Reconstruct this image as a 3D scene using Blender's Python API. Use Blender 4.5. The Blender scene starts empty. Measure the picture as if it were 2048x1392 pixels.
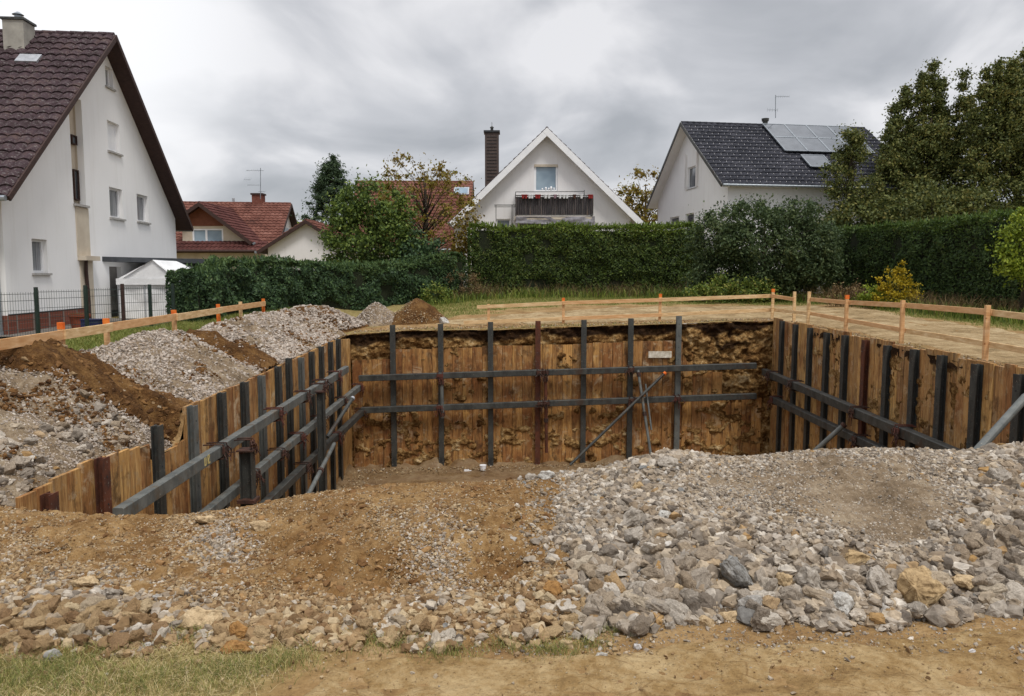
import bpy, bmesh, math, random
import numpy as np
from mathutils import Vector, Matrix
from mathutils.geometry import tessellate_polygon
S = bpy.context.scene
COL = S.collection
R = math.radians
# ---------------------------------------------------------------- camera
F, CX, CY, HZ, CAMZ = 1547.0, 1024.0, 696.0, 550.0, 2.6
TH = math.atan((CY-HZ)/F); CT, ST = math.cos(TH), math.sin(TH)
cam = bpy.data.cameras.new('camera'); co = bpy.data.objects.new('camera', cam); COL.objects.link(co)
cam.sensor_width = 36.0; cam.lens = F/2048*36; cam.clip_start = .05; cam.clip_end = 3000
co.location = (0, 0, CAMZ); co.rotation_euler = (math.pi/2-TH, 0, 0)
S.camera = co
S.render.resolution_x = 1024; S.render.resolution_y = 696
# ---------------------------------------------------------------- light
SUN_EL, SUN_AZ = R(62), R(150)          # azimuth clockwise from +Y (away from the camera)
sd = Vector((math.sin(SUN_AZ)*math.cos(SUN_EL), math.cos(SUN_AZ)*math.cos(SUN_EL), math.sin(SUN_EL)))
sl = bpy.data.lights.new('sun', 'SUN'); so = bpy.data.objects.new('sun', sl); COL.objects.link(so)
sl.energy = 1.5; sl.angle = R(14); sl.color = (1, .965, .91)
so.rotation_euler = sd.to_track_quat('Z', 'Y').to_euler()
W = bpy.data.worlds.new('World'); S.world = W; W.use_nodes = True
nt = W.node_tree; nt.nodes.clear(); N = nt.nodes.new; Lk = nt.links.new
out = N('ShaderNodeOutputWorld'); bg = N('ShaderNodeBackground'); Lk(bg.outputs[0], out.inputs[0])
tc = N('ShaderNodeTexCoord'); sep = N('ShaderNodeSeparateXYZ'); Lk(tc.outputs['Generated'], sep.inputs[0])
# project the view direction on a cloud layer so bands flatten towards the horizon
ad = N('ShaderNodeMath'); ad.operation = 'ADD'; ad.inputs[1].default_value = .34; Lk(sep.outputs[2], ad.inputs[0])
mx = N('ShaderNodeMath'); mx.operation = 'MAXIMUM'; mx.inputs[1].default_value = .1; Lk(ad.outputs[0], mx.inputs[0])
dx = N('ShaderNodeMath'); dx.operation = 'DIVIDE'; Lk(sep.outputs[0], dx.inputs[0]); Lk(mx.outputs[0], dx.inputs[1])
dy = N('ShaderNodeMath'); dy.operation = 'DIVIDE'; Lk(sep.outputs[1], dy.inputs[0]); Lk(mx.outputs[0], dy.inputs[1])
cb = N('ShaderNodeCombineXYZ'); Lk(dx.outputs[0], cb.inputs[0]); Lk(dy.outputs[0], cb.inputs[1])
mp = N('ShaderNodeMapping'); mp.inputs['Location'].default_value = (5.3, 2.65, .0); mp.inputs['Scale'].default_value = (1.1, 1.0, 1)
Lk(cb.outputs[0], mp.inputs[0])
n1 = N('ShaderNodeTexNoise'); n1.inputs['Scale'].default_value = 2.5; n1.inputs['Detail'].default_value = 7; n1.inputs['Roughness'].default_value = .47
n1.inputs['Distortion'].default_value = .35
Lk(mp.outputs[0], n1.inputs['Vector'])
cr = N('ShaderNodeValToRGB'); e = cr.color_ramp.elements
e[0].position = .33; e[0].color = (.30, .31, .33, 1); e[1].position = .64; e[1].color = (.60, .597, .61, 1)
m_ = cr.color_ramp.elements.new(.5); m_.color = (.425, .431, .452, 1)
Lk(n1.outputs['Fac'], cr.inputs[0])
# brighter break in the cloud to the left, and the bright overhead of an overcast sky
vd = N('ShaderNodeVectorMath'); vd.operation = 'DOT_PRODUCT'; vd.inputs[1].default_value = Vector((-.52, .80, .30)).normalized()
nm = N('ShaderNodeVectorMath'); nm.operation = 'NORMALIZE'; Lk(tc.outputs['Generated'], nm.inputs[0]); Lk(nm.outputs[0], vd.inputs[0])
mr = N('ShaderNodeMapRange'); mr.inputs[1].default_value = .95; mr.inputs[2].default_value = 1.0; mr.inputs[3].default_value = 0; mr.inputs[4].default_value = 1
mr.interpolation_type = 'SMOOTHSTEP'
Lk(vd.outputs['Value'], mr.inputs[0])
mixb = N('ShaderNodeMixRGB'); Lk(mr.outputs[0], mixb.inputs[0]); Lk(cr.outputs[0], mixb.inputs[1]); mixb.inputs[2].default_value = (.76, .76, .77, 1)
mz = N('ShaderNodeMapRange'); mz.inputs[1].default_value = .42; mz.inputs[2].default_value = .9; mz.inputs[3].default_value = 1; mz.inputs[4].default_value = 2.2
Lk(sep.outputs[2], mz.inputs[0])
mul = N('ShaderNodeVectorMath'); mul.operation = 'SCALE'; Lk(mixb.outputs[0], mul.inputs[0]); Lk(mz.outputs[0], mul.inputs['Scale'])
sky = N('ShaderNodeTexSky'); sky.sky_type = 'NISHITA'; sky.sun_disc = False; sky.sun_elevation = SUN_EL; sky.sun_rotation = SUN_AZ
ss = N('ShaderNodeVectorMath'); ss.operation = 'SCALE'; ss.inputs['Scale'].default_value = .06; Lk(sky.outputs[0], ss.inputs[0])
mm = N('ShaderNodeMixRGB'); mm.inputs[0].default_value = .9; Lk(ss.outputs[0], mm.inputs[1]); Lk(mul.outputs[0], mm.inputs[2])
Lk(mm.outputs[0], bg.inputs[0]); bg.inputs[1].default_value = 1.0
S.view_settings.view_transform = 'Standard'; S.view_settings.look = 'None'; S.view_settings.exposure = 0.55; S.view_settings.gamma = 1
S.cycles.max_bounces = 6; S.cycles.diffuse_bounces = 3

# ---------------------------------------------------------------- helpers
def ray(px, py):
    v = (CY-py)/F; u = (px-CX)/F
    return np.array((u, CT+v*ST, -ST+v*CT))
def at(px, py, Y):
    d = ray(px, py); t = Y/d[1]
    return Vector((d[0]*t, Y, CAMZ+d[2]*t))
def atplane(px, py, P, n):
    d = Vector(ray(px, py)); o = Vector((0, 0, CAMZ))
    return o+d*((Vector(P)-o).dot(n)/d.dot(n))
def pxof(x, y, z):
    dep = y*CT-(z-CAMZ)*ST; up = y*ST+(z-CAMZ)*CT
    return CX+F*x/dep, CY-F*up/dep
def lerp(a, b, t): return a+(b-a)*t
def sstep(a, b, x):
    t = np.clip((x-a)/(b-a), 0, 1); return t*t*(3-2*t)
# numpy value noise
_rs = np.random.RandomState(7); _T = _rs.rand(4096)
def _h(ix, iy, iz): return _T[(ix*73856093 ^ iy*19349663 ^ iz*83492791) & 4095]
def vn(x, y, z=0.0):
    x = np.asarray(x, float); y = np.asarray(y, float); z = np.asarray(z, float)+np.zeros_like(x)
    ix, iy, iz = np.floor(x).astype(np.int64), np.floor(y).astype(np.int64), np.floor(z).astype(np.int64)
    fx, fy, fz = x-ix, y-iy, z-iz
    fx, fy, fz = fx*fx*(3-2*fx), fy*fy*(3-2*fy), fz*fz*(3-2*fz)
    r = 0
    for a in (0, 1):
        for b in (0, 1):
            for c in (0, 1):
                r = r+_h(ix+a, iy+b, iz+c)*(fx if a else 1-fx)*(fy if b else 1-fy)*(fz if c else 1-fz)
    return r*2-1
def fbm(x, y, z=0.0, o=4, g=.5):
    r, a, f = 0, 1, 1
    for i in range(o):
        r = r+a*vn(x*f+i*17.3, y*f-i*9.1, z*f+i*3.7); a *= g; f *= 2.03
    return r

def tag(o, label=None, cat=None, group=None, kind=None):
    if label: o['label'] = label
    if cat: o['category'] = cat
    if group: o['group'] = group
    if kind: o['kind'] = kind
    return o
RL = {}
def empty(name, loc, label, cat, group=None):
    o = bpy.data.objects.new(name, None); COL.objects.link(o); o.location = loc; o.empty_display_size = .2
    RL[o.name] = Vector(loc)
    return tag(o, label, cat, group)
def link(name, me, mats, parent=None, loc=None):
    me.name = name
    for m in (mats if isinstance(mats, (list, tuple)) else [mats]): me.materials.append(m)
    o = bpy.data.objects.new(name, me); COL.objects.link(o)
    if parent is not None:
        o.parent = parent; RL[o.name] = RL[parent.name]
    else:
        o.location = loc if loc is not None else (0, 0, 0); RL[o.name] = Vector(o.location)
    return o
def npmesh(name, v, f, mats, parent=None, loc=None, smooth=False, attr=None, mi=None):
    """v (n,3) world coordinates, f (m,k) indices"""
    v = np.asarray(v, np.float32); f = np.asarray(f, np.int32)
    if parent is not None: b = RL[parent.name]
    else:
        if loc is None: loc = Vector(((v[:, 0].min()+v[:, 0].max())/2, (v[:, 1].min()+v[:, 1].max())/2, v[:, 2].min()))
        b = Vector(loc)
    me = bpy.data.meshes.new(name); n, k = f.shape
    me.vertices.add(len(v)); me.vertices.foreach_set('co', (v-np.array(b, np.float32)).ravel())
    me.loops.add(n*k); me.loops.foreach_set('vertex_index', f.ravel())
    me.polygons.add(n); me.polygons.foreach_set('loop_start', np.arange(0, n*k, k, dtype=np.int32))
    if mi is not None: me.polygons.foreach_set('material_index', np.asarray(mi, np.int32))
    me.polygons.foreach_set('use_smooth', np.full(n, smooth))
    me.update(calc_edges=True)
    if attr:
        for an, av in attr.items():
            a = me.attributes.new(an, 'FLOAT', 'POINT'); a.data.foreach_set('value', np.asarray(av, np.float32).ravel())
    return link(name, me, mats, parent, b)
class M:
    def __init__(s): s.v = []; s.f = []; s.mi = []; s.m = 0
    def add(s, vs, fs):
        b = len(s.v); s.v += [tuple(p) for p in vs]; s.f += [tuple(b+i for i in q) for q in fs]; s.mi += [s.m]*len(fs)
        return s
    def quad(s, a, b, c, d): return s.add([a, b, c, d], [(0, 1, 2, 3)])
    def hexa(s, p):   # p: 8 corners, bottom ring then top ring
        return s.add(p, [(3, 2, 1, 0), (4, 5, 6, 7), (0, 1, 5, 4), (1, 2, 6, 5), (2, 3, 7, 6), (3, 0, 4, 7)])
    def box(s, c, h, X=(1, 0, 0), Y=(0, 1, 0), Z=(0, 0, 1)):
        c, X, Y, Z = Vector(c), Vector(X)*h[0], Vector(Y)*h[1], Vector(Z)*h[2]
        return s.hexa([c-X-Y-Z, c+X-Y-Z, c+X+Y-Z, c-X+Y-Z, c-X-Y+Z, c+X-Y+Z, c+X+Y+Z, c-X+Y+Z])
    def aabb(s, a, b):
        return s.box([(a[i]+b[i])/2 for i in range(3)], [abs(b[i]-a[i])/2 for i in range(3)])
    def prism(s, p0, p1, prof, up=(0, 0, 1)):
        """extrude a closed 2d profile (list of (side, up)) from p0 to p1"""
        p0, p1 = Vector(p0), Vector(p1); d = (p1-p0).normalized(); up = Vector(up)
        sx = d.cross(up).normalized(); uz = sx.cross(d).normalized(); n = len(prof)
        a = [p0+sx*q[0]+uz*q[1] for q in prof]; b = [p1+sx*q[0]+uz*q[1] for q in prof]
        return s.add(a+b, [(i, (i+1) % n, n+(i+1) % n, n+i) for i in range(n)]+[tuple(range(n-1, -1, -1)), tuple(range(n, 2*n))])
    def tube(s, pts, rad, n=8, cap=True):
        pts = [Vector(p) for p in pts]
        if not isinstance(rad, (list, tuple)): rad = [rad]*len(pts)
        rings = []; up = Vector((.13, .21, 1)).normalized()
        for i, p in enumerate(pts):
            d = (pts[min(i+1, len(pts)-1)]-pts[max(i-1, 0)]).normalized()
            if abs(d.dot(up)) > .98: up = Vector((1, .1, .05)).normalized()
            a = d.cross(up).normalized(); b = d.cross(a)
            rings.append([p+(a*math.cos(2*math.pi*k/n)+b*math.sin(2*math.pi*k/n))*rad[i] for k in range(n)])
        vs = [q for r in rings for q in r]; fs = []
        for i in range(len(pts)-1):
            for k in range(n): fs.append((i*n+k, i*n+(k+1) % n, (i+1)*n+(k+1) % n, (i+1)*n+k))
        if cap: fs += [tuple(range(n-1, -1, -1)), tuple((len(pts)-1)*n+k for k in range(n))]
        return s.add(vs, fs)
    def build(s, name, mat, parent=None, smooth=False, loc=None):
        if parent is not None: b = RL[parent.name]
        elif loc is not None: b = Vector(loc)
        else:
            A = np.array(s.v); b = Vector(((A[:, 0].min()+A[:, 0].max())/2, (A[:, 1].min()+A[:, 1].max())/2, A[:, 2].min()))
        me = bpy.data.meshes.new(name)
        me.from_pydata([tuple(Vector(p)-b) for p in s.v], [], s.f)
        me.polygons.foreach_set('material_index', s.mi)
        if smooth: me.polygons.foreach_set('use_smooth', [True]*len(me.polygons))
        me.validate(); me.update()
        return link(name, me, mat, parent, b)
def circ(r, n=12): return [(r*math.cos(2*math.pi*i/n), r*math.sin(2*math.pi*i/n)) for i in range(n)]
def rect(a, b, c=0.0):
    if c <= 0: return [(-a, -b), (a, -b), (a, b), (-a, b)]
    return [(-a+c, -b), (a-c, -b), (a, -b+c), (a, b-c), (a-c, b), (-a+c, b), (-a, b-c), (-a, -b+c)]
def hprof(w, h, t=.012):
    return [(-w, -h), (w, -h), (w, -h+t), (t, -h+t), (t, h-t), (w, h-t), (w, h), (-w, h), (-w, h-t), (-t, h-t), (-t, -h+t), (-w, -h+t)]

# ---------------------------------------------------------------- materials
def srgb(h):
    h = h.lstrip('#'); c = [int(h[i:i+2], 16)/255 for i in (0, 2, 4)]
    return tuple((x/12.92 if x <= .04045 else ((x+.055)/1.055)**2.4) for x in c)+(1,)
class NT:
    def __init__(s, name):
        s.m = bpy.data.materials.new(name); s.m.use_nodes = True; s.t = s.m.node_tree; s.p = s.t.nodes['Principled BSDF']
        s.tc = s.n('ShaderNodeTexCoord')
    def n(s, t, **k):
        o = s.t.nodes.new(t)
        for a, b in k.items(): setattr(o, a, b)
        return o
    def l(s, a, b): s.t.links.new(a, b)
    def noise(s, sc, det=4, rough=.55, stretch=(1, 1, 1), dist=0, loc=(0, 0, 0)):
        mp = s.n('ShaderNodeMapping'); mp.inputs['Scale'].default_value = stretch; mp.inputs['Location'].default_value = loc
        s.l(s.tc.outputs['Object'], mp.inputs[0])
        n = s.n('ShaderNodeTexNoise'); n.inputs['Scale'].default_value = sc; n.inputs['Detail'].default_value = det
        n.inputs['Roughness'].default_value = rough; n.inputs['Distortion'].default_value = dist
        s.l(mp.outputs[0], n.inputs['Vector']); return n.outputs['Fac']
    def vor(s, sc, feat='F1', stretch=(1, 1, 1)):
        mp = s.n('ShaderNodeMapping'); mp.inputs['Scale'].default_value = stretch
        s.l(s.tc.outputs['Object'], mp.inputs[0])
        n = s.n('ShaderNodeTexVoronoi', feature=feat); n.inputs['Scale'].default_value = sc
        s.l(mp.outputs[0], n.inputs['Vector']); return n
    def ramp(s, fac, stops):
        r = s.n('ShaderNodeValToRGB'); e = r.color_ramp.elements
        while len(e) < len(stops): e.new(.5)
        for q, (p, c) in zip(e, stops):
            q.position = p; q.color = srgb(c) if isinstance(c, str) else ((c, c, c, 1) if isinstance(c, (int, float)) else tuple(c)+(1,)*(4-len(c)))
        s.l(fac, r.inputs[0]); return r.outputs[0]
    def mix(s, fac, a, b, mode='MIX'):
        m = s.n('ShaderNodeMixRGB', blend_type=mode)
        for i, x in ((0, fac), (1, a), (2, b)):
            if isinstance(x, (int, float)): m.inputs[i].default_value = x if i == 0 else (x, x, x, 1)
            elif isinstance(x, str): m.inputs[i].default_value = srgb(x)
            elif isinstance(x, tuple): m.inputs[i].default_value = x
            else: s.l(x, m.inputs[i])
        return m.outputs[0]
    def math(s, op, a, b=0.0):
        m = s.n('ShaderNodeMath', operation=op)
        for i, x in ((0, a), (1, b)):
            if isinstance(x, (int, float)): m.inputs[i].default_value = x
            else: s.l(x, m.inputs[i])
        return m.outputs[0]
    def island(s): return s.n('ShaderNodeNewGeometry').outputs['Random Per Island']
    def orand(s): return s.n('ShaderNodeObjectInfo').outputs['Random']
    def attr(s, a): return s.n('ShaderNodeAttribute', attribute_name=a).outputs['Fac']
    def bump(s, h, st=.5, dist=.02):
        b = s.n('ShaderNodeBump'); b.inputs['Strength'].default_value = st; b.inputs['Distance'].default_value = dist
        s.l(h, b.inputs['Height'])
        if s.p.inputs['Normal'].is_linked: s.l(s.p.inputs['Normal'].links[0].from_socket, b.inputs['Normal'])
        s.l(b.outputs[0], s.p.inputs['Normal']); return s
    def col(s, c):
        if isinstance(c, str): s.p.inputs['Base Color'].default_value = srgb(c)
        elif isinstance(c, tuple): s.p.inputs['Base Color'].default_value = c
        else: s.l(c, s.p.inputs['Base Color'])
        return s
    def rough(s, r, spec=.3, metal=0.0):
        if isinstance(r, (int, float)): s.p.inputs['Roughness'].default_value = r
        else: s.l(r, s.p.inputs['Roughness'])
        s.p.inputs['Specular IOR Level'].default_value = spec; s.p.inputs['Metallic'].default_value = metal
        return s
def simple(name, c1, c2=None, sc=6, rough=.75, spec=.3, metal=0, bump=.15, bd=.01, det=5, stretch=(1, 1, 1)):
    t = NT(name); n = t.noise(sc, det, .6, stretch)
    t.col(t.ramp(n, [(.3, c1), (.7, c2 or c1)])).rough(rough, spec, metal)
    if bump: t.bump(n, bump, bd)
    return t.m
MT = {}
def plaster(name, a, b, d):
    t = NT(name); c = t.ramp(t.noise(.7, 4), [(.3, a), (.7, b)])
    st = t.ramp(t.noise(1.6, 5, .7, (2.2, 2.2, .22)), [(.52, 0), (.72, 1)]); c = t.mix(t.math('MULTIPLY', st, .2), c, d)
    t.col(c).rough(.9, .2); t.bump(t.noise(40, 3, .6), .15, .004); return t.m
MT['plaster'] = plaster('white_plaster', '#eae9e8', '#f0efee', '#c8c3ba')
MT['plaster_beige'] = simple('beige_plaster', '#b9ab98', '#cfc4b2', 1.5, .9, .2)
MT['plaster_grey'] = plaster('grey_white_plaster', '#e4e1e0', '#eae8e7', '#bdb7b2')
MT['brown_wood'] = simple('dark_brown_wood', '#322421', '#49352f', 9, .7, stretch=(1, 1, 4))
MT['white_paint'] = simple('white_paint', '#e4e4e6', '#f0f0f0', 3, .45, .4, bump=0)
MT['sill'] = simple('stone_sill', '#9b9894', '#b3b0ac', 12, .8)
MT['black_metal'] = simple('black_metal', '#1d1e20', '#2b2c2e', 20, .5, .5, bump=0)
MT['grey_metal'] = simple('zinc', '#7b8288', '#a0a6aa', 8, .45, .5, .6, bump=.05)
MT['light_metal'] = simple('aluminium', '#9c9fa3', '#bcbec2', 8, .4, .5, .5, bump=0)
t = NT('green_metal'); t.col(t.ramp(t.noise(12), [(.3, '#16241f'), (.7, '#24362e')])).rough(.5, .5); MT['green_metal'] = t.m
t = NT('window_glass'); n = t.noise(2.2, 2, .5, (1, 1, .35)); t.col(t.ramp(n, [(.35, '#33383c'), (.65, '#6b7176')])).rough(.08, .8); MT['glass'] = t.m
t = NT('window_glass_bluish'); n = t.noise(.9, 2, .5); t.col(t.ramp(n, [(.35, '#6f8494'), (.65, '#9aacb8')])).rough(.12, .8); MT['glass_blue'] = t.m
t = NT('curtain_glass'); w = t.noise(3.5, 2, .5, (3, 3, .12)); t.col(t.ramp(w, [(.3, '#50545a'), (.5, '#8a8c90'), (.7, '#6a6d72')])).rough(.15, .6); MT['curtain'] = t.m
t = NT('brick'); b = t.n('ShaderNodeTexBrick'); b.inputs['Scale'].default_value = 4.2; b.inputs['Color1'].default_value = srgb('#6d3a2c'); b.inputs['Color2'].default_value = srgb('#80493a'); b.inputs['Mortar'].default_value = srgb('#7c7068'); b.inputs['Mortar Size'].default_value = .012
mp = t.n('ShaderNodeMapping'); mp.inputs['Rotation'].default_value = (R(90), 0, R(90)); t.l(t.tc.outputs['Object'], mp.inputs[0]); t.l(mp.outputs[0], b.inputs['Vector'])
t.col(b.outputs[0]).rough(.85); MT['brick'] = t.m

def tiles_mat(name, cs, lich='#8b8884', la=.62):
    t = NT(name); n = t.noise(1.1, 4, .6); i = t.noise(7, 3, .7)
    c = t.ramp(t.math('ADD', t.math('MULTIPLY', n, .55), t.math('MULTIPLY', i, .45)), [(.33, cs[0]), (.5, cs[1]), (.66, cs[2])])
    l = t.ramp(t.noise(16, 5, .75), [(la, 0), (la+.09, 1)])
    t.col(t.mix(t.math('MULTIPLY', l, .5), c, lich)).rough(.95, .1); t.bump(t.noise(30, 4), .3, .01)
    return t.m
MT['tile_brown'] = tiles_mat('brown_roof_tiles', ('#2e2523', '#43363a', '#5b4b46'), la=.55)
MT['tile_red'] = tiles_mat('red_roof_tiles', ('#4a312c', '#6b453b', '#8a6358'))
MT['tile_darkred'] = tiles_mat('dark_red_roof_tiles', ('#3c2624', '#573632', '#6d4a45'))
MT['tile_black'] = tiles_mat('anthracite_roof_tiles', ('#26272c', '#34353b', '#4a4a50'), '#77767a', .6)

# wood and steel of the shoring
def plank_mat(name='rusty_stained_plank', ra=.44, cs=('#8a673f', '#c9a169', '#e6c78f'), da=.52):
    t = NT(name); r = t.orand()
    off = t.n('ShaderNodeCombineXYZ'); t.l(t.math('MULTIPLY', r, 40), off.inputs[0]); t.l(t.math('MULTIPLY', r, 17), off.inputs[2])
    va = t.n('ShaderNodeVectorMath', operation='ADD'); t.l(t.tc.outputs['Object'], va.inputs[0]); t.l(off.outputs[0], va.inputs[1])
    def nz(sc, st, det=5, rg=.6, dist=0):
        mp = t.n('ShaderNodeMapping'); mp.inputs['Scale'].default_value = st; t.l(va.outputs[0], mp.inputs[0])
        n = t.n('ShaderNodeTexNoise'); n.inputs['Scale'].default_value = sc; n.inputs['Detail'].default_value = det; n.inputs['Roughness'].default_value = rg; n.inputs['Distortion'].default_value = dist
        t.l(mp.outputs[0], n.inputs['Vector']); return n.outputs['Fac']
    grain = nz(9, (5, 5, .35), 6, .65, .6)
    big = nz(1.5, (1, 1, .55), 4, .6)
    base = t.ramp(grain, [(.28, cs[0]), (.5, cs[1]), (.7, cs[2])])
    tone = t.ramp(r, [(0, '#b08c68'), (.2, '#ead6b0'), (.4, '#a87c58'), (.6, '#f2deba'), (.8, '#8f6c50'), (1, '#ffeac4')])
    base = t.mix(.75, base, tone, 'MULTIPLY')
    rust = t.ramp(big, [(ra, 0), (ra+.16, 1)])
    rc = t.ramp(grain, [(.3, '#4a2a1a'), (.55, '#84502a'), (.75, '#a5703c')])
    c = t.mix(t.math('MULTIPLY', rust, .75), base, rc)
    dark = t.ramp(nz(2.6, (1, 1, .7), 5, .7), [(da, 0), (da+.12, 1)])
    c = t.mix(t.math('MULTIPLY', dark, .7), c, '#3a2415')
    mud = t.ramp(nz(5, (1, 1, 1), 6, .7), [(.56, 0), (.62, 1)])
    c = t.mix(t.math('MULTIPLY', mud, .6), c, '#a88c66')
    streak = t.ramp(nz(3.2, (3.2, 3.2, .22), 5, .7), [(.5, 0), (.66, 1)])
    c = t.mix(t.math('MULTIPLY', streak, .55), c, '#2f2015')
    pale = t.ramp(nz(1.1, (1, 1, 1.2), 6, .75, .5), [(.56, 0), (.66, 1)])
    c = t.mix(t.math('MULTIPLY', pale, .6), c, '#c9b596')
    t.col(c).rough(.75, .3); t.bump(grain, .5, .012); t.bump(nz(14, (1, 1, 1), 4), .3, .01)
    return t.m
MT['plank'] = plank_mat()
MT['plank_side'] = plank_mat('yellowish_plank', .47, ('#8f6b40', '#cfab74', '#ecd29e'), .53)
def steel_mat(name, a, b, rustc, ra=.55, rr=.55):
    t = NT(name); n = t.noise(5, 5, .65, (1, 1, .5)); c = t.ramp(n, [(.3, a), (.7, b)])
    r = t.ramp(t.noise(2.3, 5, .7), [(ra, 0), (ra+.12, 1)])
    c = t.mix(t.math('MULTIPLY', r, .75), c, rustc)
    m = t.ramp(t.noise(22, 5, .7), [(.62, 0), (.68, 1)])
    c = t.mix(t.math('MULTIPLY', m, .7), c, '#9a9184')
    t.col(c).rough(rr, .4, .15); t.bump(t.noise(20, 4, .7), .25, .006); return t.m
MT['steel'] = steel_mat('weathered_steel', '#292a29', '#4e4f4b', '#3f2c1e', .54)
MT['steel_light'] = steel_mat('galvanised_steel', '#4c504f', '#757773', '#58462f', .54)
MT['steel_brown'] = steel_mat('rusty_steel', '#46291c', '#6b3b26', '#3a2620', .5, .8)
MT['rust'] = steel_mat('rusty_chain', '#2e211c', '#57372a', '#26201d', .5, .85)
MT['rust_red'] = steel_mat('red_painted_clamp', '#47271f', '#613529', '#30231f', .5, .8)
def rail_mat():
    t = NT('new_pine_board'); g = t.noise(6, 5, .6, (.6, .6, 3)); r = t.orand()
    c = t.ramp(g, [(.3, '#b99466'), (.55, '#d9b88a'), (.75, '#e8d0a8')])
    k = t.ramp(t.vor(3.2, 'F1').outputs['Distance'], [(.03, 0), (.07, 1)])
    c = t.mix(k, '#8a5a34', c)
    c = t.mix(t.math('MULTIPLY', t.math('GREATER_THAN', r, .45), .35), c, '#c9834f')
    t.col(c).rough(.8, .2); t.bump(g, .2, .005); return t.m
MT['pine'] = rail_mat()
t = NT('orange_sprayed_pine'); t.col(t.ramp(t.noise(8), [(.3, '#d2591c'), (.7, '#e8873a')])).rough(.75); MT['pine_orange'] = t.m

# earth
def earth(name, stops, sc=2.2, speck=('#cdbb9a', .64), bumpd=.03, attr=None, crumb=26):
    t = NT(name)
    n = t.math('ADD', t.math('MULTIPLY', t.noise(sc, 6, .65), .6), t.math('MULTIPLY', t.noise(sc*7, 5, .7), .4))
    c = t.ramp(n, stops)
    v = t.vor(crumb, 'F1'); vv = t.ramp(v.outputs['Distance'], [(.1, 1), (.55, 0)])
    sp = t.ramp(t.noise(38, 4, .75), [(speck[1], 0), (speck[1]+.05, 1)])
    c = t.mix(t.math('MULTIPLY', sp, .7), c, speck[0])
    c = t.mix(1.0, c, (.74, .73, .71, 1), 'MULTIPLY')
    t.col(c).rough(.95, .12)
    t.bump(t.noise(sc*4, 6, .7), .9, bumpd*1.6); t.bump(vv, .45, .02); t.bump(t.noise(70, 4, .7), .6, .008)
    return t
MT['soil_tan'] = earth('tan_soil', [(.32, '#54402c'), (.48, '#8c7253'), (.66, '#b09774')]).m
MT['soil_brown'] = earth('brown_soil', [(.34, '#332214'), (.48, '#644628'), (.64, '#8e6c42')], 2.6).m
MT['soil_grey'] = earth('gravelly_sand', [(.34, '#5c4d3c'), (.5, '#927f68'), (.64, '#b5a48c')], 2.4, ('#d8d0c4', .6)).m
MT['soil_sand'] = earth('trodden_sand', [(.36, '#7c6849'), (.5, '#ad9570'), (.64, '#cfbb97')], 1.2, ('#5f4a30', .60), .03).m
# ================================================================ terrain
SK = .0233
def xl(Y): return -4.98+SK*(Y-23.8)
def xr(Y): return 8.02+SK*(Y-23.8)
_WT = [(-50, 0.0), (6, 0), (6.6, -.14), (7.85, -.14), (8.3, .12), (8.5, .17), (9.5, .22), (11.0, .1), (11.3, -.12), (12.05, -.12), (12.25, .38), (14.7, .5), (16.7, .57), (20.3, .68), (21.8, .74), (23.8, .80), (27, 1.1), (30, 1.32), (37, 1.6), (45, 1.7), (800, 1.9)]
def zwl(Y): return np.interp(Y, [a for a, b in _WT], [b for a, b in _WT])
def T(x, Y):
    x = np.asarray(x, float); Y = np.asarray(Y, float)
    A = sstep(6.3, 11.5, Y)
    zl = np.interp(Y, [6, 11.5, 27, 30, 37, 800], [0, 1.17, 1.40, 1.42, 1.6, 1.9])
    zm = zwl(Y)
    zr = np.interp(Y, [6, 9, 11.7, 23.8, 30, 37, 800], [0, .85, 1.11, 1.20, 1.4, 1.62, 1.9])
    u = x-SK*(Y-23.8)
    a = np.clip((-5.1-u)/1.9, 0, 1); b = np.clip((u+5.0)/13.0, 0, 1)
    z = np.where(u < -5.0, zm+(zl-zm)*a, zm+(zr-zm)*b)
    z = np.where(u > 8, zr, z)
    z = z-.15*np.where((u < -5) & (u > -7), np.sin(np.clip((-5-u)/2, 0, 1)*np.pi), 0)*(Y > 8)
    z = z+.035*fbm(x*.35, Y*.35, 3, 3)+.012*fbm(x*2.2, Y*2.2, 5, 3)
    return z
us = np.concatenate([np.arange(-420, -30, 30), np.arange(-30, -9, .5), np.arange(-9, -4.98, .134), np.linspace(-4.98, 8.02, 131), np.arange(8.15, 20, .2), np.arange(20, 40, 1.5), np.arange(40, 440, 30)])
ys = np.concatenate([np.arange(-10, 3, .7), np.arange(3, 8.6, .07), np.arange(8.6, 23.8, .16), np.arange(23.8, 38, .16), np.arange(38, 80, 2), np.arange(80, 900, 40)])
ys[np.argmin(abs(ys-23.8))] = 23.8
UU, YY = np.meshgrid(us, ys)
XX = UU+SK*(np.clip(YY, 0, 60)-23.8)
ZZ = T(XX, YY)
V = np.stack([XX, YY, ZZ], -1).reshape(-1, 3)
nu, ny = len(us), len(ys)
I = np.arange(nu*ny).reshape(ny, nu)
Q = np.stack([I[:-1, :-1], I[:-1, 1:], I[1:, 1:], I[1:, :-1]], -1)
uc = (us[:-1]+us[1:])/2; yc = (ys[:-1]+ys[1:])/2
inpit = (uc[None, :] > -4.98) & (uc[None, :] < 8.02) & (yc[:, None] > 7.78) & (yc[:, None] < 23.8)
Q = Q[~inpit]
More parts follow.
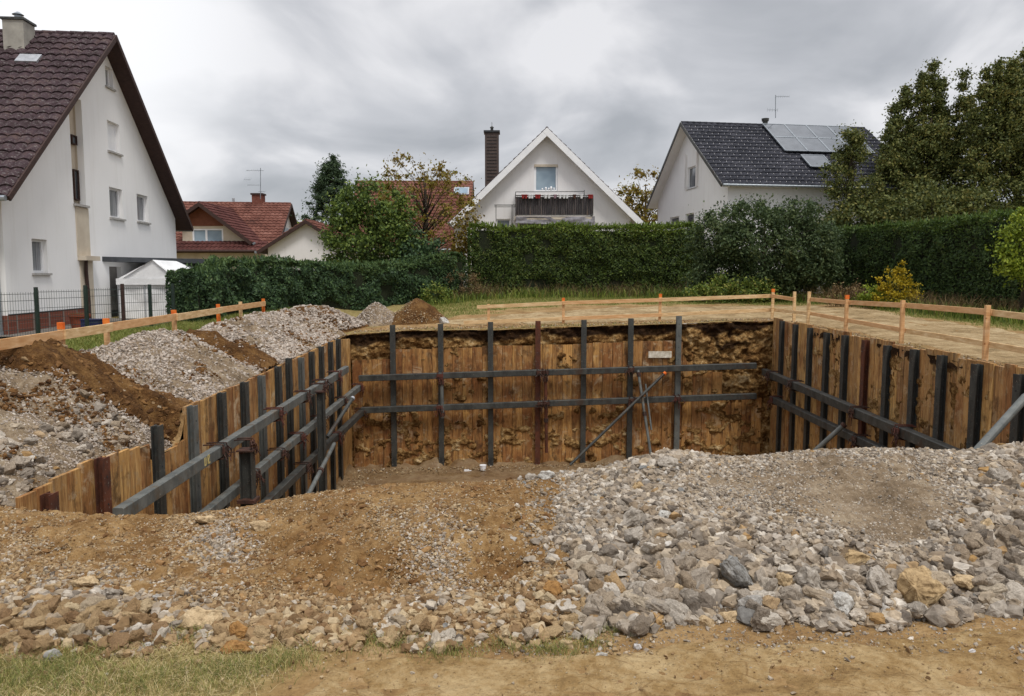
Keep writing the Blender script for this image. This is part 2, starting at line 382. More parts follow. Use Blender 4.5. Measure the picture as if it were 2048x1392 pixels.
# how grassy each spot of ground is
def grassy(x, Y):
    px, py = pxof(x, Y, T(x, Y))
    n = fbm(x*1.3, Y*1.3, 9, 4)
    near = sstep(1265, 1300, py-18*n+np.clip(px-500, 0, 700)*.04)*(1-sstep(560, 760, px+60*n+np.clip(py-1290, 0, 200)*1.2))
    mid = (Y > 10)*sstep(-.05, .1, -7.0-x+.1*n)*(Y < 60)
    u = x-SK*(Y-23.8)
    back = sstep(30.3, 31.3, Y+n*.7+np.clip(3-x, 0, 9)*.75)*(Y < 60)
    rightg = sstep(12.6, 13.6, u+n*.5)*(Y > 11)*(Y < 60)
    rimg = .8*sstep(24.5, 24.0, Y+.3*n)*(Y > 23.8)*(u < 7.5)+.6*sstep(8.6, 8.2, u+.4*n)*(u > 8)*(Y < 23.8)*(Y > 9)
    return np.clip(near+mid+back+rightg+rimg, 0, 1)
g = grassy(V[:, 0], V[:, 1])
t = earth('ground_soil', [(.32, '#745639'), (.5, '#a3845a'), (.66, '#c0a47c')], 1.6, ('#6a4d2c', .63), .02)
gr = t.ramp(t.noise(9, 5, .7), [(.3, '#5c5030'), (.5, '#837549'), (.7, '#a8976a')])
base = t.p.inputs['Base Color'].links[0].from_socket
t.col(t.mix(t.attr('grassy'), base, gr))
ground = npmesh('ground', V, Q, t.m, loc=(0, 0, 0), smooth=True, attr={'grassy': g}); tag(ground, kind='structure')

# sandy path beyond the rim
def polyl(P, n):
    P = np.array(P, float); d = np.r_[0, np.cumsum(np.hypot(*np.diff(P, axis=0).T))]; s = np.linspace(0, d[-1], n)
    return np.stack([np.interp(s, d, P[:, 0]), np.interp(s, d, P[:, 1])], -1)
n = 260
inn = polyl([(-2.6, 25.1), (2, 24.75), (7.9, 24.45), (8.75, 23.6), (8.55, 18), (8.35, 9)], n)
outr = polyl([(-2.4, 25.6), (0, 27.3), (4, 29.4), (11.5, 30.4), (13.2, 27), (12.6, 20), (12.1, 9)], n)
tt = np.linspace(0, 1, 60)
G = inn[:, None, :]*(1-tt)[None, :, None]+outr[:, None, :]*tt[None, :, None]
nz_ = fbm(G[..., 0]*1.1, G[..., 1]*1.1, 2, 4)
G[..., 1] += nz_*.35*np.abs(tt-.5)[None, :]*2; G[..., 0] += nz_*.25*np.abs(tt-.5)[None, :]*2
rut = -.03*np.exp(-((tt-.35)/.05)**2)-.03*np.exp(-((tt-.7)/.05)**2)
Z = T(G[..., 0], G[..., 1])+.012+rut[None, :]*.3+.010*fbm(G[..., 0]*5, G[..., 1]*5, 1, 2)
Z[:, 0] -= .06; Z[:, -1] -= .06; Z[0] -= .06; Z[-1] -= .06
Vp = np.stack([G[..., 0], G[..., 1], Z], -1).reshape(-1, 3); I = np.arange(n*60).reshape(n, 60)
Qp = np.stack([I[:-1, :-1], I[:-1, 1:], I[1:, 1:], I[1:, :-1]], -1).reshape(-1, 4)
tag(npmesh('path', Vp, Qp[:, ::-1], MT['soil_sand'], smooth=True), kind='structure')

# trodden sand track in the foreground (below right)
def hitz(px, py, z=0.0):
    d = ray(px, py); s = (z-CAMZ)/d[2]; return d[0]*s, d[1]*s
top_ = [hitz(*q) for q in [(640, 1345), (900, 1318), (1150, 1300), (1400, 1290), (1750, 1275), (2250, 1255)]]
bot_ = [hitz(*q) for q in [(560, 1480), (900, 1520), (1150, 1560), (1400, 1580), (1750, 1600), (2400, 1600)]]
a_, b_ = polyl(top_, 200), polyl(bot_, 200); tt = np.linspace(0, 1, 50)
G = a_[:, None, :]*(1-tt)[None, :, None]+b_[:, None, :]*tt[None, :, None]
nz_ = fbm(G[..., 0]*2, G[..., 1]*2, 2, 4); G[..., 1] += nz_*.09*(1-tt)[None, :]; G[..., 0] += nz_*.1*np.abs(np.linspace(-1, 1, 200))[:, None]
Z = T(G[..., 0], G[..., 1])+.012+.016*fbm(G[..., 0]*4, G[..., 1]*7, 1, 4)
for sl_ in (np.s_[0], np.s_[-1], np.s_[:, 0], np.s_[:, -1]): Z[sl_] -= .045
Vp = np.stack([G[..., 0], G[..., 1], Z], -1).reshape(-1, 3); I = np.arange(200*50).reshape(200, 50)
Qp = np.stack([I[:-1, :-1], I[1:, :-1], I[1:, 1:], I[:-1, 1:]], -1).reshape(-1, 4)
t = earth('damp_trodden_earth', [(.32, '#70563a'), (.46, '#9e8156'), (.62, '#c6ad83')], 1.3, ('#5f482c', .62), .035)
cr_ = t.vor(2.6, 'DISTANCE_TO_EDGE', (1, 1.8, 1)); mk = t.ramp(cr_.outputs['Distance'], [(.0, 0), (.028, 1)])
nzm = t.ramp(t.noise(3.5, 4, .6), [(.5, 0), (.6, 1)])
base = t.p.inputs['Base Color'].links[0].from_socket
dk = t.ramp(t.noise(11, 6, .75, (.7, 1.8, 1), .8), [(.60, 0), (.66, 1)])
c = t.mix(t.math('MULTIPLY', t.math('MULTIPLY', t.math('SUBTRACT', 1.0, mk), nzm), .6), base, '#5f4325')
t.col(t.mix(t.math('MULTIPLY', dk, .55), c, '#6a4c2b')); t.bump(t.math('MULTIPLY', dk, -1), .4, .02)
tag(npmesh('dirt_track', Vp, Qp, t.m, smooth=True), kind='structure')

# ---------------------------------------------------------------- pit
ZF = -3.38
def zfl(x, Y): return -3.45+.025*(x+5)+.03*fbm(x*.8, Y*.8, 4, 3)
fx = np.linspace(-5.2, 8.5, 110); fy = np.linspace(7.5, 24.2, 110)
FX, FY = np.meshgrid(fx, fy); FX = FX+SK*(FY-23.8)
edge = np.minimum(np.minimum(FX-xl(FY), xr(FY)-FX), 23.75-FY)
FZ = zfl(FX, FY)+.16*np.clip(1-edge/.5, 0, 1)**2*(1+fbm(FX*3, FY*3, 1, 3))+.01*fbm(FX*4, FY*4, 7, 3)
I = np.arange(110*110).reshape(110, 110); Qf = np.stack([I[:-1, :-1], I[:-1, 1:], I[1:, 1:], I[1:, :-1]], -1).reshape(-1, 4)
t = earth('wet_pit_mud', [(.35, '#6a4e32'), (.5, '#8a7050'), (.62, '#a18b6c')], .7, ('#b5a078', .66), .02)
wet = t.noise(.6, 3, .5, (1, 2.2, 1)); t.rough(t.ramp(wet, [(.42, .35), (.6, .9)]), .4)
tag(npmesh('pit_floor', np.stack([FX, FY, FZ], -1).reshape(-1, 3), Qf, t.m, smooth=True), kind='structure')

MT['earth_wall'] = (lambda t: (t.col(t.mix(t.ramp(t.attr('topsoil'), [(.3, 0), (.7, 1)]), t.p.inputs['Base Color'].links[0].from_socket, t.ramp(t.noise(6, 5, .7), [(.3, '#1c130c'), (.6, '#3a2716'), (.75, '#6d5638')]))), t.m)[1])(
    earth('cut_earth', [(.34, '#3f2b19'), (.46, '#77552f'), (.54, '#b38f5c'), (.64, '#e0c79c')], 1.7, ('#d2c09c', .66), .06, crumb=14))
def earth_sheet(name, P0, P1, top, bot, outn, disp, nx, nz):
    """a displaced upright sheet; disp(s_metres, z, x, y) gives metres out along outn"""
    P0, P1 = np.array(P0, float), np.array(P1, float); L = np.hypot(*(P1-P0)); s = np.linspace(0, 1, nx); q = np.linspace(0, 1, nz)
    X = P0[0]+(P1[0]-P0[0])*s; Y = P0[1]+(P1[1]-P0[1])*s
    tp = top(X, Y)
    Zz = bot+(tp[:, None]-bot)*q[None, :]
    Xg = X[:, None]+0*Zz; Yg = Y[:, None]+0*Zz
    D, ts = disp(Xg, Yg, Zz, tp[:, None])
    vv = np.stack([Xg+outn[0]*D, Yg+outn[1]*D, Zz], -1).reshape(-1, 3)
    I = np.arange(nx*nz).reshape(nx, nz); qq = np.stack([I[:-1, :-1], I[1:, :-1], I[1:, 1:], I[:-1, 1:]], -1).reshape(-1, 4)
    o = npmesh(name, vv, qq, MT['earth_wall'], smooth=True, attr={'topsoil': ts.reshape(-1)})
    return tag(o, kind='structure')
def disp_back(X, Y, Z, tp):
    px, py = pxof(X, Y, Z); n = fbm(X*1.1, Z*1.1, 1, 5); n2 = fbm(X*4, Z*5, 6, 4)
    ptop = np.interp(px, [690, 700, 778, 786, 870, 1250, 1262, 1352, 1362, 1420, 1450, 1560], [735, 730, 725, 700, 696, 686, 683, 683, 692, 730, 800, 815])
    above = sstep(8, -6, py-ptop)
    d = -.10+.06*n2*.4
    d = d+above*(.13+.05*n+.06*n2)
    m = sstep(-.02, .3, n+.25*n2+.9*sstep(1345, 1400, px)*sstep(815, 780, py)+.95*sstep(790, 870, py)-.16+.5*sstep(800, 760, px)*sstep(800, 830, py)+.6*sstep(1490, 1530, px))
    d = d+(1-above)*m*(.165+.06*n2)
    d = d+.014*fbm(X*13, Z*13, 44, 3)*(above+m)+.03*np.abs(fbm(X*6, Z*9, 45, 3))*(above+m)-.01
    d = np.where(Z > tp-.12, d+.05*n2-.03, d)
    ts = sstep(.42, .12, tp-Z+.14*n)*1.0+.85*np.exp(-((px-1470-30*n)/60)**2-((py-685-14*n2)/11)**2)
    return d, np.clip(ts*sstep(.02, .06, tp-Z), 0, 1)
earth_sheet('earth_wall_back', (-5.25, 23.86), (8.3, 23.86), lambda x, y: T(x, y+.1)+.0, -3.8, (0, -1), disp_back, 420, 170)
def disp_right(X, Y, Z, tp):
    px, py = pxof(X, Y, Z); n = fbm(Y*1.0, Z*1.0, 11, 5); n2 = fbm(Y*4, Z*5, 16, 4)
    m = sstep(.12, .34, n+.25*n2+.35*np.exp(-((Y-14.8)/1.6)**2-((Z+.2)/.6)**2)+.3*np.exp(-((Y-11.5)/1.2)**2-((Z)/.8)**2))
    return -.10+m*(.145+.03*n2+.03*np.abs(fbm(Y*7, Z*9, 46, 3))), sstep(.3, .05, tp-Z)
earth_sheet('earth_wall_right', (xr(8.6)+.06, 8.6), (xr(23.8)+.06, 23.8), lambda x, y: T(x+.1, y), -3.8, (-1, .02), disp_right, 300, 120)
def disp_left(X, Y, Z, tp):
    n = fbm(Y*1.0, Z*1.0, 21, 5); n2 = fbm(Y*4, Z*5, 26, 4)
    m = sstep(.1, .4, n-.5+1.1*sstep(22.3, 23.3, Y)*sstep(-1.2, -2.4, Z))
    return -.14+m*(.17+.03*n2)*sstep(.3, .8, tp-Z)-.15*sstep(.5, .2, tp-Z)*(Y < 21.6)+.08*(Y > 21.6)*sstep(.25, .05, tp-Z), sstep(.3, .05, tp-Z)*0
earth_sheet('earth_wall_left', (xl(8.3)-.06, 8.3), (xl(23.8)-.06, 23.8), lambda x, y: zwl(y)-.12*(y < 21.6), -3.8, (1, -.02), disp_left, 300, 120)

# ---------------------------------------------------------------- shoring
rnd = random.Random(11)
def plank(parent, c0, c1, zt, zb, nrm, th=.05):
    """plank between plan points c0,c1 with its face at the plane; nrm points into the pit"""
    m = M(); nx, ny_ = nrm; g = .004; d = Vector((c1[0]-c0[0], c1[1]-c0[1], 0)); L = d.length; d /= L
    a = Vector((c0[0], c0[1], 0))+d*g; b = Vector((c1[0], c1[1], 0))-d*g; o = rnd.uniform(-.006, .012)
    n0 = Vector((nx, ny_, 0)); c = .006; dz = rnd.uniform(-.015, .015)
    pr = [a-n0*(th-o), b-n0*(th-o), b+n0*(o-c), b-d*c+n0*o, a+d*c+n0*o, a+n0*(o-c)]
    k = len(pr); bot = [Vector((p.x, p.y, zb)) for p in pr]; tp = [Vector((p.x, p.y, zt+dz)) for p in pr]
    m.add(bot+tp, [(i, (i+1) % k, k+(i+1) % k, k+i) for i in range(k)]+[tuple(range(k-1, -1, -1)), tuple(range(k, 2*k))])
    return m.build('plank', MT['plank' if nrm[0] == 0 else 'plank_side'], parent)
# back wall
bw = empty('plank_wall', (1.5, 23.8, ZF), 'rust stained vertical plank wall along the far side of the pit', 'plank wall')
xs_ = np.arange(-4.95, 8.0, .31)
for i in range(len(xs_)-1):
    x0, x1 = xs_[i], xs_[i+1]; px = pxof((x0+x1)/2, 23.78, .4)[0]
    py = np.interp(px, [690, 778, 782, 870, 876, 968, 975, 1065, 1072, 1160, 1165, 1250, 1255, 1360, 1372, 1390, 1440, 1441, 1560], [722, 718, 699, 697, 696, 694, 692, 691, 690, 688, 686, 685, 682, 682, 696, 740, 745, 790, 800])
    plank(bw, (x0, 23.78), (x1, 23.78), at(px, py, 23.78).z, -3.8, (0, -1))
rw = empty('plank_wall', (8.0, 16, ZF), 'vertical plank wall along the right side of the pit below the path', 'plank wall')
y = 8.3
while y < 23.72:
    w = .27; y2 = min(y+w, 23.72); ymid = (y+y2)/2
    px = 1060+11541/ymid; py = np.interp(px, [1545, 2048, 2300], [640, 745, 798])
    z = CAMZ-(py-HZ)/F*ymid+.03+(.05 if int(y/1.2) % 2 else 0)
    plank(rw, (xr(y), y), (xr(y2), y2), z, -3.8, (-1, 0)); y = y2
lw = empty('plank_wall', (-5.2, 16, ZF), 'vertical plank wall along the left side of the pit below the gravel heaps', 'plank wall')
y = 8.2
_lt = [(8.3, .2), (8.55, .2), (9.5, .27), (9.55, .28), (11.0, .14), (11.1, .16), (12.2, -.02), (12.25, .48), (14.7, .53), (16.7, .60), (20.3, .70), (21.8, .76), (22.5, .72), (23.8, .62)]
while y < 23.72:
    w = .29; y2 = min(y+w, 23.72); ymid = (y+y2)/2
    if 11.2 < ymid < 12.3: z = np.interp(ymid, [11.2, 12.3], [-.12, -.02])
    else: z = np.interp(ymid, [a for a, b in _lt], [b for a, b in _lt])
    plank(lw, (xl(y), y), (xl(y2), y2), z, -3.8, (1, 0)); y = y2

ORD = ['first', 'second', 'third', 'fourth', 'fifth', 'sixth', 'seventh', 'eighth', 'ninth', 'tenth', 'eleventh', 'twelfth', 'thirteenth', 'fourteenth', 'fifteenth']
def pile(x, Y, zt, zb, nrm, mat, label, group, hw=.085, hd=.055):
    """upright H beam with plate flanges, bolt holes as small dark studs"""
    m = M(); n0 = Vector((nrm[0], nrm[1], 0)); c = Vector((x, Y, 0))+n0*(hd+.005)
    m.prism((c.x, c.y, zb), (c.x, c.y, zt), hprof(hw, hd, .014), up=n0)
    o = m.build('steel_pile', MT[mat]); tag(o, label, 'steel pile', group)
    for j in range(5):
        z = zt-.25-j*.36; p = c+n0*(hd+.001)
        M().tube([(p.x, p.y, z), (p.x+n0.x*.004, p.y+n0.y*.004, z)], .014, 8).build('bolt_hole', MT['black_metal'], o)
    return o
bt = [(785, 650), (881, 648), (981, 644), (1076, 642), (1168, 640), (1262, 637), (1358, 632)]
for i, (px, py) in enumerate(bt):
    p = at(px, py, 23.7)
    pile(p.x, 23.76, p.z, -3.7, (0, -1), ['steel', 'steel', 'steel', 'steel_brown', 'steel', 'steel', 'steel_light'][i],
         ORD[i]+' steel pile from the left on the far pit wall'+(', rusty brown' if i == 3 else ', spotted pale grey' if i == 6 else ''), 'steel piles of the far pit wall', .08)
rt = [(1569, 643), (1596, 650), (1626, 657), (1660, 667), (1697, 672), (1739, 682), (1784, 693), (1839, 701), (1895, 713), (1967, 731), (2056, 752), (2160, 772), (2290, 795)]
for i, (px, py) in enumerate(rt):
    Y = 11541/(px-1060); z = CAMZ-(py-HZ)/F*Y+.02
    pile(xr(Y), Y, z, -3.7, (-1, 0), 'steel_brown' if i in (5,) else 'steel',
         (ORD[i]+' steel pile from the far corner on the right pit wall'+(', top rusted brown' if i == 5 else '')) if i < 10 else 'steel pile of the right pit wall cut by the edge of the photo', 'steel piles of the right pit wall', .085)
ltp = [(8.62, 1000, 'steel_brown'), (9.72, 925, 'steel_brown'), (11.2, 858, 'steel'), (12.4, 817, 'steel_light'), (13.6, 790, 'steel'), (14.7, 768, 'steel'), (15.65, 755, 'steel_light'), (16.7, 736, 'steel'), (17.45, 719, 'steel'), (18.4, 718, 'steel_light'), (19.3, 706, 'steel'), (20.2, 695, 'steel'), (21.15, 686, 'steel'), (22.0, 680, 'steel')]
for i, (Y, py, mt) in enumerate(ltp):
    z = CAMZ-(py-HZ)/F*Y+.03
    ex = {'steel_brown': ', rusty brown', 'steel_light': ', light grey', 'steel': ''}[mt]
    pile(xl(Y), Y, z, -3.7, (1, 0), mt, ORD[i]+' steel pile from the near end on the left pit wall'+ex, 'steel piles of the left pit wall', .09)

def clamp(parent, p, d, r, red=False, s=1.0):
    """hooked clamp of bent bars round a waler at p (axis d) with loose chain ends"""
    m = M(); p = Vector(p); d = Vector(d).normalized(); up = Vector((0, 0, 1)); sx = d.cross(up).normalized()
    for o in (-.07, .07):
        q = p+d*o*s
        k = r*1.12
        pts = [q-sx*(k+.12)+up*(k), q-sx*k+up*(k+.01), q+sx*(k)+up*(k+.01), q+sx*(k+.02)+up*0, q+sx*k-up*(k+.01), q-sx*k-up*(k+.05)]
        m.tube(pts, .014*s, 6)
    m.box(p+sx*(r+.02)+up*.02, (.10*s, .014, .05*s), d, sx, up)
    for j in range(7):
        a = p+sx*(r+.03)+d*rnd.uniform(-.12, .12)+up*rnd.uniform(-r, r)
        b = a+sx*rnd.uniform(.0, .09)+d*rnd.uniform(-.1, .1)+up*rnd.uniform(-.12, .08)
        c = b+Vector((rnd.uniform(-.05, .05), rnd.uniform(-.05, .05), rnd.uniform(-.16, -.02)))
        m.tube([a, b, c], .010*s, 5)
    for j in range(4):
        z = p+sx*(r+.03)-up*(r+.03+j*.045)+d*.03
        m.tube([z, z+Vector((.012, 0, -.02)), z+Vector((0, 0, -.04)), z+Vector((-.012, 0, -.02)), z], .007, 5)
    return m.build('clamp', MT['rust_red' if red else 'rust'], parent)
def waler(p0, p1, w, h, mat, label, group, joints=(), ends=()):
    p0, p1 = Vector(p0), Vector(p1); d = (p1-p0).normalized()
    o = empty('steel_waler', (p0+p1)/2, label, 'steel waler', group)
    cuts = [0]+sorted(joints)+[1]; L = (p1-p0).length
    for a, b in zip(cuts[:-1], cuts[1:]):
        m = M(); q0 = p0+d*(a*L+.006); q1 = p0+d*(b*L-.006); j = Vector((0, 0, rnd.uniform(-.012, .012)))
        m.prism(q0+j, q1+j, rect(w, h, .012)); m.build('beam', MT[mat], o)
    for k, j in enumerate(list(joints)+list(ends)):
        clamp(o, p0+d*(j*L), d, max(w, h), red=(k % 3 == 1), s=1.0)
    return o
# left walers, on a line .3 m inside the wall
def LP(px, py, off=.36):
    Y = (5.54-off)/(1060-px)*F; return Vector((xl(Y)+off, Y, CAMZ-(py-HZ)/F*Y))
a, b = LP(250, 1018), LP(690, 738)
waler(a-(b-a)*.035, b, .07, .095, 'steel_light', 'upper grey steel waler of the left pit wall with a pale painted mark', 'walers of the left pit wall', (.16+.10, .50, .66, .79), (.90,))
mk_ = M(); pm = LP(392, 920); dd = (b-a).normalized(); inr = Vector((dd.y, -dd.x, 0))
for k, (u0, v0, u1, v1) in enumerate([(-.05, -.05, -.05, .05), (-.05, .05, .0, .05), (.04, -.05, .04, .05), (.04, -.05, .09, -.05)]):
    q0 = pm+dd*u0+inr*.0+Vector((0, 0, v0)); q1 = pm+dd*u1+Vector((0, 0, v1))
a2, b2 = LP(428, 1012), LP(714, 776)
waler(a2-(b2-a2)*.3, b2, .07, .085, 'steel_light', 'middle muddy grey steel waler of the left pit wall', 'walers of the left pit wall', (.34, .55, .68, .85), (1.0, .45))
a3, b3 = LP(535, 1002), LP(719, 826)
waler(a3-(b3-a3)*.35, b3, .08, .085, 'steel', 'lowest dark steel waler of the left pit wall', 'walers of the left pit wall', (.45, .72), (1.0,))
# back walers
BWY = 23.8-.19-.12
def BP(px, py, dy=0): return at(px, py, BWY+dy)
waler(BP(718, 757), BP(1512, 731), .09, .09, 'steel', 'upper dark steel waler along the far pit wall', 'walers of the far pit wall', (.455,), (.205, .47, .685))
waler(BP(722, 820), BP(1512, 792), .09, .09, 'steel', 'lower dark steel waler along the far pit wall', 'walers of the far pit wall', (.455,), (.20, .47, .685, .80))
# right walers
def RP(px, py, off=.32):
    Y = (7.46-off)*F/(px-1060); return Vector((xr(Y)-off, Y, CAMZ-(py-HZ)/F*Y))
a, b = RP(1532, 745), RP(1870, 890)
waler(a, b+(b-a)*.25, .085, .10, 'steel', 'upper dark steel waler along the right pit wall', 'walers of the right pit wall', (.55, .72), (.06, .22))
a, b = RP(1550, 799), RP(1757, 897)
waler(a, b+(b-a)*.8, .085, .09, 'steel', 'lower dark steel waler along the right pit wall', 'walers of the right pit wall', (.5,), (.02,))
# inner posts in front of the left walers
def post_in(px, py0, py1, off, label, hw, collar=True):
    p = LP(px, py0, off); z1 = CAMZ-(py1-HZ)/F*p.y
    o = empty('inner_post', (p.x, p.y, -3.6), label, 'steel post', 'upright posts standing inside the left walers')
    m = M(); m.prism((p.x, p.y, -3.6), (p.x, p.y, p.z), hprof(hw, hw, .016), up=(1, 0, 0)); m.build('beam', MT['steel'], o)
    m = M(); m.box((p.x, p.y, p.z+.01), (hw*1.35, hw*1.35, .012)); m.build('head_plate', MT['rust'], o)
    if collar: m = M(); m.box((p.x, p.y, z1), (hw*1.45, hw*1.45, .03)); m.build('collar', MT['rust'], o)
    clamp(o, (p.x, p.y, p.z+.1), (0, 1, 0), .08)
post_in(484, 905, 1008, .62, 'nearer dark upright steel post inside the left walers with tangled chains on top', .105)
post_in(637, 785, 900, .60, 'farther dark upright steel post inside the left walers', .085, False)
# props
def prop(p0, p1, r, mat, label, cap=None, coup=()):
    p0, p1 = Vector(p0), Vector(p1); o = empty('pipe_prop', p0, label, 'pipe prop')
    M().tube([p0, p1], r, 14).build('pipe', MT[mat], o, smooth=False)
    d = p1-p0
    if cap: M().tube([p1, p1+d.normalized()*.07], r*1.25, 12).build('end_cap', MT[cap], o)
    for c in coup: M().tube([p0+d*c, p0+d*c+d.normalized()*.12], r*1.5, 12).build('coupler', MT['rust'], o)
    return o
prop(LP(600, 1010, 1.15), LP(662, 892, .72), .048, 'steel_light', 'light grey pipe prop leaning from pit floor to the left walers', coup=(.45,))
p = LP(700, 800, .75); prop(LP(648, 878, .5), p, .05, 'steel', 'dark pipe brace with greenish capped end by the left far corner', cap='light_metal')
prop((at(1140, 930, 22.3)), at(1328, 748, 23.3), .042, 'steel', 'long dark pipe prop slanting up to the right before the far wall, orange tip', cap='pine_orange')
prop(at(1304, 925, 22.6), at(1276, 740, 23.35), .042, 'steel_light', 'steep grey pipe prop standing before the sixth pile of the far wall', coup=(.5, .93))
prop(at(1303, 860, 23.0), at(1291, 768, 23.5), .028, 'steel_light', 'thin pale pipe behind the steep prop at the far wall')
p = at(885, 836, 23.42); prop(p, at(883, 762, 23.42), .055, 'steel_light', 'short grey adjustable prop hanging between walers at the second far pile', coup=(.05, .9))
p = at(1093, 905, 23.5); prop(p, at(1091, 752, 23.45), .05, 'steel_brown', 'rusty thin upright pipe right of the brown far pile', coup=(.4, .93))
prop(RP(1634, 912, 1.0), RP(1694, 855, .45), .055, 'steel_light', 'short grey pipe prop against the lower waler of the right wall', cap='rust')
prop(RP(1960, 918, 1.5), RP(2062, 795, .4), .06, 'steel_light', 'thick grey brown pipe prop leaning at the right edge of the photo')
# plate on the far wall, bucket, scrap
m = M(); p = at(1320, 709, 23.70); m.box(p, (.355, .008, .10)); tag(m.build('name_plate', simple('worn_white_paint', '#a79a84', '#e6dfd0', 9, .8)), 'pale worn rectangular plate on the planks of the far pit wall', 'plate')
bk = at(966, 941, 23.1); bk.z = float(zfl(bk.x, bk.y))+.03
o = empty('bucket', bk, 'white plastic bucket standing on the wet pit floor', 'bucket')
M().tube([bk, bk+Vector((0, 0, .02)), bk+Vector((0, 0, .15)), bk+Vector((0, 0, .155))], [.085, .087, .10, .105], 20, cap=True).build('body', MT['white_paint'], o)
hh = [bk+Vector((.103*math.cos(a), .02, .15-.07*math.sin(a))) for a in np.linspace(0, math.pi, 9)]
M().tube(hh, .004, 5).build('handle', MT['grey_metal'], o)
p = at(933, 938, 23.15); p.z = float(zfl(p.x, p.y))+.02
M().box(p, (.07, .03, .03), (1, .3, 0), (-.3, 1, 0)).box(p+Vector((.1, .02, -.005)), (.05, .025, .012), (1, -.2, .1), (.2, 1, 0)).build('scrap', MT['white_paint']); tag(bpy.data.objects['scrap'], 'small whitish scrap lying on pit floor left of the bucket', 'scrap')

# ---------------------------------------------------------------- timber railings
def railing(label, posts, rails, w=.035):
    """posts: (x,Y,zt,zb,orange) ; rails: list of polylines of Vector"""
    o = empty('timber_railing', (posts[0][0], posts[0][1], posts[0][3]), label, 'railing')
    for (x, Y, zt, zb, og) in posts:
        tl = rnd.uniform(-.015, .015)
        M().prism((x, Y, zb-.3), (x+tl, Y, zt), rect(.042, .032, .004), up=(0, 1, 0)).build('post', MT['pine_orange' if og == 1 else 'pine'], o)
        if og == 2: M().prism((x+tl, Y, zt-.10), (x+tl, Y, zt+.004), rect(.046, .036, .004), up=(0, 1, 0)).build('painted_top', MT['pine_orange'], o)
    for rl, hh, off in rails:
        for a, b in zip(rl[:-1], rl[1:]):
            d = (b-a).normalized(); sd_ = Vector((d.y, -d.x, 0)).normalized()*(off+(.028 if off > 0 else -.028)*(rl.index(a) % 2)); sd_.z = .004*(rl.index(a) % 3)
            M().prism(a+sd_-d*.04, b+sd_+d*.04, rect(.014, hh, .003)).build('rail', MT['pine'], o)
            # fixing screws are under a pixel
    return o
YB = 24.62
posts = []
for px, t0, b0, og in [(977, 608, 655, 0), (1127, 596, 650, 2), (1320, 588, 640, 2)]:
    q = at(px, t0, YB); posts.append((q.x, YB, q.z, at(px, b0, YB).z, og))
def onY(l): return [at(px, py, YB) for px, py in l]
q = at(1546, 578, 24.5); posts.append((q.x, 24.5, q.z, 1.1, 2))
railing('pine board railing beyond the far rim of the pit', posts, [(onY([(957, 614), (1127, 606), (1320, 600), (1546, 592)]), .058, .05), (onY([(930, 645), (1127, 637), (1320, 630), (1546, 620)]), .055, .05)])
def RR(px, py):
    Y = 8.0*F/(px-1060); return Vector((xr(Y)+.54, Y, CAMZ-(py-HZ)/F*Y))
posts = []
for px, t0, b0, og in [(1588, 583, 642, 0), (1616, 583, 650, 0), (1692, 590, 670, 2), (1805, 600, 692, 0), (1975, 610, 724, 0), (2190, 640, 780, 0)]:
    q = RR(px, t0); posts.append((q.x, q.y, q.z, RR(px, b0).z, og))
railing('pine board railing along the path right of the pit', posts, [
    ([Vector(at(1548, 592, 24.45)), RR(1588, 598)], .055, .05),
    ([RR(*q) for q in [(1612, 598), (1692, 605), (1805, 611), (1975, 625), (2200, 652)]], .055, -.045),
    ([Vector(at(1548, 620, 24.45)), RR(1616, 627), RR(1692, 641), RR(1805, 661), RR(1975, 689), RR(2200, 728)], .05, -.045)])
def LR(px, py):
    Y = 6.45/(-(px-1024)/F-.05); return Vector((-6.45-.05*Y, Y, CAMZ-(py-HZ)/F*Y))
posts = []
for px, t0, og in [(120, 645, 2), (212, 637, 2), (348, 620, 2), (437, 608, 1), (482, 603, 0), (527, 597, 1)]:
    q = LR(px, t0); posts.append((q.x, q.y, q.z, float(T(q.x, q.y)), og))
railing('single board pine railing above the gravel heaps on the left', posts, [([LR(-130, 708), LR(120, 669), LR(212, 655), LR(348, 634), LR(437, 620), LR(527, 607)], .075, .05)])
# painted mark on the near upper waler
for o_ in bpy.data.objects:
    if o_.name.startswith('steel_waler') and 'painted mark' in o_.get('label', ''):
        a, b = LP(250, 1018), LP(690, 738); dd = (b-a).normalized(); inr = dd.cross(Vector((0, 0, 1))).normalized(); upv = inr.cross(dd).normalized()
        pm = LP(392, 923); t_ = (pm-a).dot(dd); pm = a+dd*t_+inr*.0725; m = M()
        for u0, v0, u1, v1 in [(-.07, .07, -.07, -.05), (-.07, -.05, -.02, -.05), (-.02, -.05, -.02, .07), (.05, .07, .12, .07), (.05, .07, .05, -.05), (.12, .07, .05, -.05), (.05, -.05, .13, -.05)]:
            q0 = pm+dd*u0+upv*v0; q1 = pm+dd*u1+upv*v1; m.prism(q0, q1, rect(.012, .002), up=inr)
        m.build('painted_mark', simple('pale_yellow_paint', '#b09a58', '#cbbd84', 20, .8), o_)
